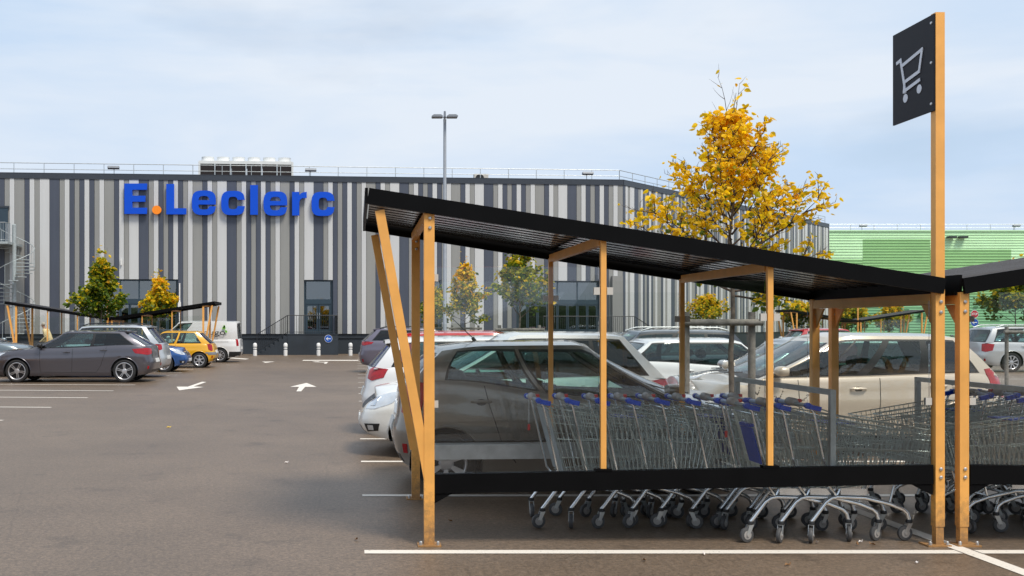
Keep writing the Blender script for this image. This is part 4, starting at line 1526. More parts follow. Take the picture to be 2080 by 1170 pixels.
    def patch(nm, mt, upper, lower, D, n=12, m=5, off=.004, parent=None, both=True):
        """D: ('side', sign) in (x, z); ('front'|'rear') in (y, z)."""
        res = []
        for s in ((1, -1) if both else (1,)):
            up, lo = rs(upper, n), rs(lower, n)
            g = []
            for k in range(n+1):
                for j in range(m+1):
                    a_ = up[k][0] + (lo[k][0]-up[k][0])*j/m; c_ = up[k][1] + (lo[k][1]-up[k][1])*j/m
                    if D == 'side': o_, d = (a_, s*3, c_), Vector((0, -s, 0))
                    elif D == 'front': o_, d = (5, s*a_, c_), Vector((-1, 0, 0))
                    elif D == 'rear': o_, d = (-5, s*a_, c_), Vector((1, 0, 0))
                    elif D == 'rq': d = Vector((.74, -s*.67, 0)).normalized(); o_ = Vector((-hl+.12, s*(W/2-.12), 0)) + Vector((-.67*1, -s*.74, 0))*0 + Vector((.67, s*.74, 0))*a_ + Vector((0, 0, c_)) - d*3
                    elif D == 'fq': d = Vector((-.74, -s*.67, 0)).normalized(); o_ = Vector((hl-.16, s*(W/2-.12), 0)) + Vector((-.67, s*.74, 0))*a_ + Vector((0, 0, c_)) - d*3
                    h = cast(o_, d)
                    g.append(None if h is None else h - d*off)
            if any(q is None for q in g): continue
            bb_ = MB()
            ids = lambda k, j: k*(m+1)+j
            fs = [(ids(k, j), ids(k+1, j), ids(k+1, j+1), ids(k, j+1)) for k in range(n) for j in range(m)]
            vv = list(g)
            # skirt
            rim_ = [ids(k, 0) for k in range(n+1)] + [ids(n, j) for j in range(1, m+1)] + [ids(k, m) for k in range(n-1, -1, -1)] + [ids(0, j) for j in range(m-1, 0, -1)]
            base = len(vv)
            dd = d
            vv += [g[i] + dd*(off+.006) for i in rim_]
            q_ = len(rim_)
            fs += [(rim_[i], rim_[(i+1) % q_], base+(i+1) % q_, base+i) for i in range(q_)]
            bb_.add(vv, fs)
            res.append(bb_.build(nm, mt, parent or t, smooth=35))
        return res
    def seam(pts, D='side', w=.008, n=16):
        up, lo = [], []
        for i, q in enumerate(pts):
            a_ = pts[max(0, i-1)]; c_ = pts[min(len(pts)-1, i+1)]
            dx, dz = c_[0]-a_[0], c_[1]-a_[1]; l_ = math.hypot(dx, dz) or 1
            nx, nz = -dz/l_*w/2, dx/l_*w/2
            up.append((q[0]+nx, q[1]+nz)); lo.append((q[0]-nx, q[1]-nz))
        return patch('panel_gap', M['seam'], up, lo, D, n=n, m=1, off=.0022)
    for it in p.get('patches', []):
        patch(*it[:5], **(it[5] if len(it) > 5 else {}))
    # door seams: from sill to belt at each side-window division
    x0s, x1s = xb0+cb*.55, xb1-cb
    def xu(u): return x0s + (x1s-x0s)*u
    for dx, cur in p.get('doors', []):
        z1_ = zs(dx)-.015
        seam([(dx+cur*.0, z1_), (dx+cur*.15, z1_-.18), (dx+cur*.55, gc+.30), (dx+cur, gc+.11)])
    if p.get('sill', True) and p.get('doors'):
        dd_ = sorted(q[0]+q[1] for q in p['doors'])
        seam([(dd_[0], gc+.11), (dd_[-1], gc+.11)], n=24)
    seam([(-hl*.55, p.get('tail_z', .55)), (0, p.get('tail_z', .55))], 'rear') if p.get('tailseam') else None
    for hx in p.get('handles', []):
        z1_ = zs(hx)-p.get('handle_drop', .115)
        for s in (1, -1):
            h = cast((hx, s*3, z1_), (0, -s, 0))
            if h is None: continue
            y = h.y
            q = MB(); q.tube([(hx-.095, y+s*.003, z1_), (hx-.075, y+s*.03, z1_+.004), (hx, y+s*.038, z1_+.006), (hx+.075, y+s*.03, z1_+.004), (hx+.095, y+s*.003, z1_)], [.010, .014, .015, .014, .010], 8)
            q.build('door_handle', p.get('handlemat', mat), t, smooth=40)
            q = MB(); q.add([(hx+.05*math.cos(a_), y+s*.002, z1_-.004+.032*math.sin(a_)) for a_ in [i*math.pi/6 for i in range(12)]], [tuple(range(12))]); q.build('handle_recess', M['car_trim'], t)
    # mirrors
    mxx = p.get('mirror', xu(.93)); mz = zs(mxx)+.055
    for s in (1, -1):
        y = yb_at(mxx)
        q = MB()
        ring = []
        for k in range(7):
            f = k/6
            xx = mxx + .075 - .15*f
            sc = [.25, .72, .95, 1.0, 1.0, .97, .92][k]
            ring.append([(xx + .02*math.cos(a_)*0, s*(y+.125 + .095*sc*math.copysign(abs(math.cos(a_))**.7, math.cos(a_))), mz+.045 + .062*sc*math.copysign(abs(math.sin(a_))**.7, math.sin(a_))) for a_ in [i*math.pi/6 for i in range(12)]])
        vv = [q_ for rg in ring for q_ in rg]
        fs = [(k*12+i, k*12+(i+1) % 12, (k+1)*12+(i+1) % 12, (k+1)*12+i) for k in range(6) for i in range(12)] + [tuple(range(12)), tuple(range(72, 84))]
        q.add(vv, fs)
        mo = q.build('door_mirror', p.get('mirrormat', mat), t, smooth=50)
        q = MB(); q.bar((mxx, s*(y-.02), mz-.005), (mxx, s*(y+.07), mz+.012), .07, .03, (0, 0, 1)); q.build('mirror_foot', M['car_trim'], mo)
    # wheels and arches
    ty, rim, br = wheel_meshes(Rr, p.get('rim', 'multi'))
    for xw in (xf, xr):
        for s in (1, -1):
            yw = s*(W/2-.125)
            w_ = link('wheel', ty, None, t, (xw, yw, Rr)); w_.rotation_euler = (0, 0.3+xw, 0 if s < 0 else math.pi)
            link('rim', rim, None, w_); link('brake_disc', br, None, w_)
            q = MB()
            prof = []
            n_ = 18
            for k in range(n_+1):
                a_ = math.pi*(-.08 + 1.16*k/n_)
                prof.append((xw + (ra+.004)*math.cos(a_), Rr + (ra+.004)*math.sin(a_)))
            ya, yb_ = s*(W/2*.955), s*(W/2-.30)
            q.add([(x, ya, z) for x, z in prof] + [(x, yb_, z) for x, z in prof], [(k, k+1, k+n_+2, k+n_+1) for k in range(n_)])
            q.add([(x, yb_, z) for x, z in prof], [tuple(range(n_+1))])
            q.build('arch_liner', M['car_liner'], t)
            # arch lip following the body
            pts = []
            for k in range(15):
                a_ = math.pi*(.02 + .96*k/14)
                x, z = xw + (ra+.008)*math.cos(a_), Rr + (ra+.008)*math.sin(a_)
                h = cast((x, s*3, z), (0, -s, 0))
                if h is not None: pts.append((x, h.y - s*.004, z))
            if len(pts) > 3:
                q = MB(); q.tube(pts, .013 if not p.get('clad') else .03, 6); q.build('arch_lip', M['car_trim'] if p.get('clad') else mat, t, smooth=60)
    # cabin
    q = MB()
    ci0, ci1 = xb0+.16, xb1-.20
    zi = min(zs(ci0), zs(0), zs(ci1))-.05
    wi = W/2*.80
    q.box(ci0, ci1, -wi, wi, .30, .33)
    q.box(ci0, ci1, -wi-.04, -wi, .331, zi); q.box(ci0, ci1, wi, wi+.04, .331, zi)
    q.box(ci1-.30, ci1+.06, -wi+.001, wi-.001, .66, zs(ci1)-.03)
    q.box(ci0-.02, ci0+.02, -wi+.002, wi-.002, .40, zs(ci0)-.04)
    cab = q.build('cabin', M['car_cabin'], t)
    xs1 = (xb0*.36+xb1*.64)-.30; xs2 = xs1-.86
    for xs_, hh in ((xs1, 0), (xs2, -.06)):
        if xs_ < xb0+.15: continue
        for s in (1, -1):
            q = MB()
            zt = min(1.17, H-.26)+hh
            q.box(xs_-.02, xs_+.48, s*.36-.24, s*.36+.24, .34, .52)
            q.add([(xs_-.08, s*.36-.23, .50), (xs_+.06, s*.36-.23, .50), (xs_-.02, s*.36-.19, zt-.14), (xs_-.14, s*.36-.19, zt-.14), (xs_-.08, s*.36+.23, .50), (xs_+.06, s*.36+.23, .50), (xs_-.02, s*.36+.19, zt-.14), (xs_-.14, s*.36+.19, zt-.14)],
                  [(0,1,2,3),(4,7,6,5),(0,4,5,1),(1,5,6,2),(2,6,7,3),(3,7,4,0)])
            q.lathe([(.03, -.11), (.075, -.09), (.085, 0), (.075, .09), (.03, .11)], (xs_-.10, s*.36, zt-.02), 'y', 10)
            q.build('seat', M['car_cabin'], t)
    q = MB()
    cxw = xs1+.62; a0 = .35
    q.tube([(cxw + .17*math.sin(k*math.pi/8)*math.sin(a0), .36+.17*math.cos(k*math.pi/8), zs(cxw)-.02+.17*math.sin(k*math.pi/8)*math.cos(a0)) for k in range(16)], .016, 6, closed=True)
    q.tube([(cxw, .20, zs(cxw)-.02), (cxw, .52, zs(cxw)-.02)], .018, 6); q.build('steering_wheel', M['car_trim'], t)
    # extras
    if p.get('rails'):
        for s in (1, -1):
            P_ = []
            x_a, x_b = xt0+.16, xt1-.12
            for k in range(9):
                x = x_a + (x_b-x_a)*k/8
                P_.append((x, s*(hwr-.045), zr(x) + .012 + (.048 if 0 < k < 8 else 0)))
            q = MB(); q.tube(P_, .017, 8); q.build('roof_rail', p.get('railmat', M['galv']), t, smooth=50)
    if p.get('aerial'):
        x = p['aerial']
        zt = zr(x)+.035
        q = MB(); q.tube([(x, 0, zt-.02), (x-.03, 0, zt+.02)], .018, 8); q.tube([(x-.02, 0, zt+.01), (x-.24*(1 if p.get('aerial_back', 1) > 0 else -1), 0, zt+.22)], .005, 5); q.build('aerial', M['car_trim'], t)
    if p.get('spoiler'):
        q = MB()
        x = xt0; zt = zr(xt0)
        za, zb2 = zr(x+.22)+.0, zt
        q.add([(x+.22, -hwr*.84, za+.022), (x+.22, hwr*.84, za+.022), (x-.07, hwr*.80, zb2+.012), (x-.07, -hwr*.80, zb2+.012), (x+.22, -hwr*.84, za-.02), (x+.22, hwr*.84, za-.02), (x-.07, hwr*.80, zb2-.03), (x-.07, -hwr*.80, zb2-.03)],
              [(0,1,2,3),(7,6,5,4),(0,4,5,1),(1,5,6,2),(2,6,7,3),(3,7,4,0)])
        q.build('spoiler', p.get('spoilermat', mat), t)
    # number plates
    for D, zz in (('front', p.get('plate_f', .42)), ('rear', p.get('plate_r', .62))):
        patch('number_plate', M['plate_white'], [(-.255, zz+.055), (.255, zz+.055)], [(-.255, zz-.055), (.255, zz-.055)], D, n=6, m=2, off=.012, both=False)
    # wipers
    q = MB(); zw = zc(xb1)+.012
    for y in (-.42, .12):
        q.tube([(xb1-.02, y, zw), (xb1-.05, y+.55, zw+.03)], .008, 5)
    q.build('wiper', M['car_trim'], t)
    return t

def lamps(kind):
    """Lamp, grille and trim patches: (name, material, upper, lower, direction, options); side view (x,z), ends (y,z)."""
    return kind

def hatch(L=3.9, W=1.7, H=1.46, wb=2.5, fo=.78, R_=.31, **k):
    hl = L/2
    xf = hl-fo; xr = xf-wb
    bz = k.pop('bz', .93)          # belt height
    hood = k.pop('hood', .78)      # leading edge of the bonnet
    rise = k.pop('rise', .05)
    ws = k.pop('ws', .98)          # windscreen base behind the nose
    scr = k.pop('scr', .78)        # windscreen run
    p = dict(L=L, W=W, H=H, xf=xf, xr=xr, R=R_,
             belt=[(-hl, bz+rise-.03), (-hl*.75, bz+rise), (0, bz+.01), (hl-ws-.05, bz-.02), (hl-.55, bz-.09), (hl-.25, hood+.02), (hl, hood-.08)],
             top=[(-hl, bz+rise-.01), (-hl*.7, bz+rise+.03), (hl-ws-.1, bz+.045), (hl-ws+.2, bz+.01), (hl-.5, bz-.05), (hl-.2, hood+.04), (hl, hood-.06)],
             gb=(-hl+.09, hl-ws+.12), gt=(-hl+k.pop('tailrake', .40), hl-ws-scr+.10),
             roof=[(-hl+.3, H-.10), (-hl+.9, H-.028), (0, H-.02), (hl-ws-scr, H-.05), (hl-ws-scr+.15, H-.085)],
             wins=[(.10, .42), (.47, .97)], doors=[(xf-.52, -.02), (xf-1.52, .03), (xr+.36, -.05)], handles=[xf-1.38, xr+.42])
    p.update(k)
    return p

def std_lamps(hl, W, bz, tail=(.70, 1.0), head=(.60, .76), grille=True, clad=False, tailw=.16, fog=True, tail_tall=None):
    """Generic lamps laid on the skin; a hatchback's tail lamps wrap the rear corner."""
    t0, t1 = tail; h0, h1 = head
    P = []
    P.append(('tail_lamp', M['tail_red'], [(-tailw*.9, t1-.02), (0, t1), (tailw*1.5, t1-.03)], [(-tailw*.8, t0+.03), (0, t0), (tailw*1.25, t0+.05)], 'rq', dict(n=10, m=6, off=.008)))
    P.append(('lamp_lens', M['chrome'], [(-.10, h1-.055), (-.01, h1-.045)], [(-.10, h0+.025), (-.01, h0+.03)], 'fq', dict(n=4, m=4, off=.011)))
    P.append(('head_lamp', M['lamp_clear'], [(-.20, h1-.07), (0, h1-.02), (.20, h1+.02), (.34, h1+.05)], [(-.20, h0-.02), (0, h0-.01), (.18, h0+.05), (.33, h1+.03)], 'fq', dict(n=12, m=6, off=.006)))
    if grille:
        P.append(('grille', M['car_trim'], [(-.38, h1-.07), (0, h1-.05), (.38, h1-.07)], [(-.34, h0-.02), (0, h0-.04), (.34, h0-.02)], 'front', dict(n=10, m=3, off=.006, both=False)))
        P.append(('grille_bar', M['chrome'], [(-.36, h1-.085), (.36, h1-.085)], [(-.36, h1-.105), (.36, h1-.105)], 'front', dict(n=10, m=1, off=.014, both=False)))
    P.append(('lower_intake', M['car_trim'], [(-.42, .36), (.42, .36)], [(-.48, .25), (.48, .25)], 'front', dict(n=10, m=3, off=.005, both=False)))
    if fog:
        P.append(('fog_recess', M['car_trim'], [(-.17, .40), (.06, .41)], [(-.15, .30), (.03, .32)], 'fq', dict(n=6, m=3, off=.005)))
        P.append(('fog_lamp', M['lamp_clear'], [(-.11, .385), (-.03, .385)], [(-.11, .325), (-.03, .325)], 'fq', dict(n=4, m=3, off=.012)))
    P.append(('reflector', M['tail_red'], [(-.05, .47), (.0, .47)], [(-.05, .38), (.0, .38)], 'rq', dict(n=3, m=3, off=.006)))
    P.append(('lower_valance', M['car_trim'], [(-.55, .36), (.55, .36)], [(-.52, .25), (.52, .25)], 'rear', dict(n=10, m=3, off=.005, both=False)))
    return P
LEFT, RIGHT = math.pi, 0.0     # which way the nose points
def park(name, label, p, mat, x_left, y_near, rz, lean=0.0, group=None, cat='car'):
    """x_left: X of the car's left-most end in view, y_near: Y of the flank that faces the camera."""
    return build_car(name, label, cat, p, mat, (x_left + p['L']/2, y_near + p['W']/2, 0), rz + lean, group)
ROW_W, ROW_E, ROW_L = 'cars parked in the row beside the aisle', 'cars parked nose to nose behind that row', 'cars parked across the aisle'

# --- near row, right of the aisle
PW1 = hatch(L=3.62, W=1.60, H=1.455, wb=2.40, fo=.72, R_=.29, bz=.905, rise=.17, ws=.82, scr=.92, tailrake=.42, hood=.78, wins=[(.125, .47), (.515, .965)], paint_b=True, kick=-.10,
            doors=[(1.04, -.04), (.10, .02), (-.95, .30)], handles=[.02, -.98], handle_drop=.17, rim='hub', aerial=-.95, mirror=.83, cb=.20,
            patches=std_lamps(1.81, 1.6, .95, tail=(.74, 1.08), tailw=.11))
park('hatchback', 'brown grey small hatchback with red tail lamps parked right behind the trolley shelter', PW1, paint('brown_grey', (.225, .198, .165), .45, .32), .36, 10.04, RIGHT, 0.0, ROW_W)
PW2 = hatch(L=3.92, W=1.74, H=1.53, wb=2.6, fo=.72, R_=.31, bz=.93, rise=.05, ws=.86, scr=1.0, tailrake=.62, hood=.78, wins=[(.08, .30, 'car_glass_dark'), (.33, .60, 'car_glass_dark'), (.64, .965)], handles=[.25, -.75],
            patches=std_lamps(1.96, 1.74, .93, tail=(.76, .96), head=(.60, .78), tailw=.17))
park('hatchback', 'white compact with chrome grille, clear headlamps and fog lamp, nose toward the aisle', PW2, paint('warm_white', (.78, .77, .73)), .04, 12.80, LEFT, 0.0, ROW_W)
PW3 = hatch(L=4.0, W=1.70, H=1.45, wb=2.5, fo=.82, R_=.31, bz=.93, rise=.06, ws=1.05, scr=.75, tailrake=.42, hood=.75, spoiler=True, patches=std_lamps(2.0, 1.7, .93, tail=(.80, 1.0), tailw=.14))
park('hatchback', 'white hatchback with red tail lamps toward the aisle, parked between white compact and red car', PW3, paint('white', (.80, .80, .80)), .08, 15.35, RIGHT, 0.0, ROW_W)
PW4 = hatch(L=3.9, W=1.7, H=1.52, bz=.95, tailrake=.45, spoiler=True, patches=std_lamps(1.95, 1.7, .95, tail=(.85, 1.15), tailw=.10))
park('hatchback', 'red hatchback whose roof shows above the white hatchback', PW4, paint('red', (.55, .012, .02)), .42, 18.0, RIGHT, 0.0, ROW_W)
PW5 = hatch(L=4.35, W=1.80, H=1.54, wb=2.6, R_=.35, bz=1.0, rise=.09, tailrake=.56, hood=.92, gc=.22, rails=True, railmat=M['car_trim'], spoiler=True, clad=True, rearglass='car_glass_dark', wins=[(.09, .28, 'car_glass_dark'), (.31, .58, 'car_glass_dark'), (.62, .965)],
            patches=std_lamps(2.17, 1.8, 1.0, tail=(.93, 1.08), tailw=.20))
park('suv', 'purple grey sport utility car with wide red tail lamps near the bollards', PW5, paint('purple_grey', (.16, .145, .19), .4), .10, 36.0, RIGHT, 0.0, ROW_W)

# --- facing row
PE1 = hatch(L=3.98, W=1.71, H=1.515, wb=2.52, fo=.76, R_=.31, bz=.96, rise=.05, ws=.72, scr=1.10, tailrake=.58, hood=.86, wins=[(.09, .30), (.345, .565), (.615, .80), (.815, .97)], handles=[-.02, -1.0], handle_drop=.14, paint_b=False, cb=.22,
            patches=std_lamps(1.99, 1.71, .96, tail=(.72, 1.10), tailw=.13))
park('hatchback', 'champagne beige tall hatchback with wide side windows and large red tail lamp', PE1, paint('champagne', (.62, .53, .42), .25, .32), 4.12, 12.92, LEFT, 0.0, ROW_E)
PE2 = hatch(L=4.1, W=1.74, H=1.43, bz=.90, ws=1.05, scr=.85, tailrake=.6, patches=std_lamps(2.05, 1.74, .9))
park('hatchback', 'silver car with sloping windscreen behind the champagne hatchback', PE2, paint('silver', (.50, .50, .50), .5), 4.66, 15.45, LEFT, 0.0, ROW_E)
PE3 = hatch(L=4.15, W=1.75, H=1.39, bz=.88, rise=.10, ws=1.1, scr=.80, tailrake=.62, wins=[(.06, .36), (.40, .965)], mirrormat=M['car_trim'], patches=std_lamps(2.07, 1.75, .88))
park('hatchback', 'low white car with black door mirror, tail toward the champagne row', PE3, paint('cool_white', (.74, .75, .74)), 4.42, 18.2, RIGHT, 0.0, ROW_E)
PE4 = hatch(L=4.45, W=1.78, H=1.53, bz=.95, rise=.04, ws=1.08, scr=.78, tailrake=.55, rails=True, railmat=M['galv'], wins=[(.08, .30), (.33, .60), (.64, .965)], patches=std_lamps(2.22, 1.78, .95, tail=(.82, 1.22), tailw=.10))
park('estate_car', 'dark blue grey estate car with silver roof rails and tall red tail lamp', PE4, paint('blue_grey', (.035, .042, .055), .5), 4.2, 22.4, LEFT, 0.0, ROW_E)
PE5 = hatch(L=4.2, W=1.75, H=1.44, bz=.92, tailrake=.55, patches=std_lamps(2.1, 1.75, .92))
park('hatchback', 'grey green hatchback glimpsed behind white roofs by the right tree stakes', PE5, paint('grey_green', (.16, .20, .20), .5), 4.6, 45.0, LEFT, 0.0, ROW_E)
park('hatchback', 'dark hatchback parked beyond the estate car with silver roof rails', PW3, paint('dark_navy', (.02, .024, .03), .4), 4.5, 25.2, RIGHT, 0.0, ROW_E)

# --- next rows to the right
park('hatchback', 'red car far off beside the striped receding wall', PW4, paint('red_far', (.5, .015, .03)), px(1612, 40), 40.0, RIGHT, 0.0, 'cars in the far rows')
PF = hatch(L=4.4, W=1.8, H=1.60, bz=.98, wb=2.62, R_=.34, rails=True, rise=.05, gc=.22, wins=[(.08, .30), (.33, .60), (.64, .965)], patches=std_lamps(2.2, 1.8, .98))
park('suv', 'silver sport utility car in the far row, beyond the champagne hatchback', PF, paint('silver_far', (.56, .57, .58), .3), px(1998, 36.5), 36.5, RIGHT, 0.0, 'cars in the far rows')
park('hatchback', 'pale blue grey car far off before the green store, beside the stop sign', PE2, paint('pale_blue', (.36, .43, .50), .4), px(2012, 58), 58.0, LEFT, 0.0, 'cars in the far rows')
park('hatchback', 'dark grey car far off before the green store', PE5, paint('dark_far', (.08, .09, .10), .4), px(1925, 62), 62.0, LEFT, 0.0, 'cars in the far rows')
park('hatchback', 'white car far off in front of the timber posts of the far shelter', PW3, paint('white_far', (.7, .7, .7)), px(1560, 50), 50.0, LEFT, 0.0, 'cars in the far rows')

# --- left of the aisle
PL1 = hatch(L=4.78, W=1.80, H=1.475, wb=3.03, fo=.96, R_=.325, bz=.96, rise=.09, ws=1.30, scr=.95, tailrake=.80, hood=.80, rim='star5', wins=[(.10, .46, 'car_glass_dark'), (.495, .965)], mirrormat=M['car_trim'], rearglass='car_glass_dark', spoiler=True, cb=.22,
            handles=[.02, -1.02], handle_drop=.11, roofw=.385, doors=[(.78, -.02), (-.15, .03), (-1.1, .28)],
            patches=std_lamps(2.39, 1.8, .96, tail=(.78, .98), head=(.66, .80), tailw=.24))
park('hatchback', 'dark metallic grey hatchback with five-spoke alloy wheels and privacy glass', PL1, paint('gun_grey', (.105, .10, .118), .6, .3), -10.52, 29.85, RIGHT+math.pi, 0.0, ROW_L)
PL2 = hatch(L=4.4, W=1.80, H=1.64, wb=2.6, R_=.34, bz=1.02, rise=.04, tailrake=.55, ws=1.05, rails=True, railmat=M['car_trim'], gc=.22, wins=[(.08, .30), (.33, .60), (.64, .965)], spoiler=True, patches=std_lamps(2.2, 1.8, 1.02, tail=(.85, 1.05), tailw=.14))
park('suv', 'silver sport utility car with dark roof rails beside the dark grey hatchback', PL2, paint('silver_blue', (.50, .53, .56), .4), -10.3, 32.6, LEFT, 0.0, ROW_L)
PL3 = hatch(L=4.75, W=1.85, H=1.735, wb=2.9, R_=.33, bz=1.06, rise=.05, ws=1.15, scr=1.15, tailrake=.45, hood=.90, rails=True, railmat=M['chrome'], wins=[(.05, .26), (.29, .54), (.575, .83), (.85, .97)], patches=std_lamps(2.37, 1.85, 1.06))
park('minivan', 'grey green people carrier with chrome window trim, nose behind the dark grey hatchback', PL3, paint('grey_teal', (.17, .21, .23), .55), -14.95, 33.2, RIGHT, 0.0, ROW_L)
PL4 = hatch(L=4.3, W=1.80, H=1.46, wb=2.64, bz=.93, hood=.80, ws=1.15, scr=.85, tailrake=.55, patches=std_lamps(2.15, 1.8, .93, head=(.62, .80)))
park('hatchback', 'blue hatchback with clear headlamps, nose toward the aisle, between silver and yellow cars', PL4, paint('blue', (.012, .085, .30), .4), -10.12, 36.4, RIGHT, 0.0, ROW_L)
PL5 = hatch(L=3.78, W=1.64, H=1.42, wb=2.47, fo=.72, R_=.29, bz=.90, rise=.02, ws=.92, scr=.85, tailrake=.60, rim='hub', wins=[(.13, .48), (.54, .97)], paint_b=True, doors=[(.85, -.02), (-.40, .05)], handles=[-.25],
            patches=std_lamps(1.89, 1.64, .9, tail=(.64, .93), tailw=.09) + [('bumper_trim', M['sign_back'], [(-.5, .60), (.3, .60)], [(-.5, .50), (.3, .50)], 'rq', dict(n=10, m=2, off=.012))])
park('hatchback', 'yellow three-door hatchback with silver wheel covers before the distant shelter', PL5, paint('yellow', (.78, .40, .006)), -9.16, 40.35, LEFT, 0.0, ROW_L)
PO = hatch(L=3.8, W=1.65, H=1.45, bz=.90, patches=[])
park('hatchback', 'orange car whose nose alone shows before the dark grey hatchback', PO, paint('orange', (.80, .33, .01)), -13.35, 27.0, RIGHT, 0.0, ROW_L)

# --- panel van
def van(**k):
    L, W, H = 4.42, 1.72, 1.83
    hl = L/2
    p = dict(L=L, W=W, H=H, xf=hl-.80, xr=hl-.80-2.74, R=.31, gc=.20, nR=9.0,
             belt=[(-hl, 1.0), (0, 1.0), (hl-1.0, 1.0), (hl-.6, .95), (hl-.25, .86), (hl, .74)],
             top=[(-hl, 1.02), (0, 1.02), (hl-1.0, 1.06), (hl-.6, 1.0), (hl-.2, .90), (hl, .76)],
             gb=(-hl+.02, hl-.62), gt=(-hl+.10, hl-1.65), roof=[(-hl, H-.06), (-hl+.4, H-.03), (0, H-.02), (hl-1.9, H-.03), (hl-1.6, H-.07)], roofw=.445,
             tail=[(0, .05), (.2, 0), (.5, 0), (1, .02)], split_trim=True, wins=[(.755, .97)], doors=[(.75, -.02), (-.15, .02), (-1.15, .02)], handles=[-.05], kick=0, rim='multi', mirror=.92,
             patches=[('tail_lamp', M['tail_red'], [(-.05, 1.02), (.06, 1.02)], [(-.05, .72), (.06, .72)], 'rq', dict(n=5, m=5, off=.008)),
                      ('rear_bumper', M['car_trim'], [(-.35, .47), (.30, .47)], [(-.35, .24), (.30, .24)], 'rq', dict(n=10, m=4, off=.02)),
                      ('head_lamp', M['lamp_clear'], [(-.15, .80), (.3, .9)], [(-.15, .62), (.28, .84)], 'fq', dict(n=8, m=4)),
                      ('side_rub_strip', M['seam'], [(-hl+.5, .905), (.2, .905)], [(-hl+.5, .892), (.2, .892)], 'side', dict(n=14, m=1, off=.003))])
    return p
PV = van()
vn = park('panel_van', 'white panel van with dark lettering and green leaf, tail toward the aisle', PV, paint('van_white', (.78, .78, .78)), px(487, 46.4)-4.42, 46.4, LEFT, 0.0, ROW_L, 'van')
# lettering on the flank that faces the camera (local +y side, since the van is turned round)
me = text_mesh('mugo', .34, .006)
me.materials.append(M['seam'])
o = bpy.data.objects.new('lettering', me); COL.objects.link(o); o.parent = vn
# local frame: nose to +x; the camera looks at the +y flank, so text runs toward -x
o.rotation_euler = (R(90), 0, R(180))
o.scale = (1.5, 1.0, 1.0)
o.location = (-1.02, 1.72/2+.012, 1.31)
GL = pmat('leaf_print', (.22, .55, .08), .5)
for k, (x, z, a, L_) in enumerate(((-1.44, 1.44, 2.2, .22), (-1.56, 1.42, 1.4, .24), (-1.66, 1.30, .9, .15))):
    q = MB()
    pts = []
    for i in range(9):
        f = i/8
        pts.append((f*L_, .05*math.sin(math.pi*f)))
    for i in range(7, 0, -1):
        f = i/8
        pts.append((f*L_, -.05*math.sin(math.pi*f)))
    q.prism([(u*math.cos(a)-v*math.sin(a), u*math.sin(a)+v*math.cos(a)) for u, v in pts], -.003, .003, 'xz')
    o = q.build('leaf_print', GL, vn)
    o.location = (x, 1.72/2*.985+.02, z)

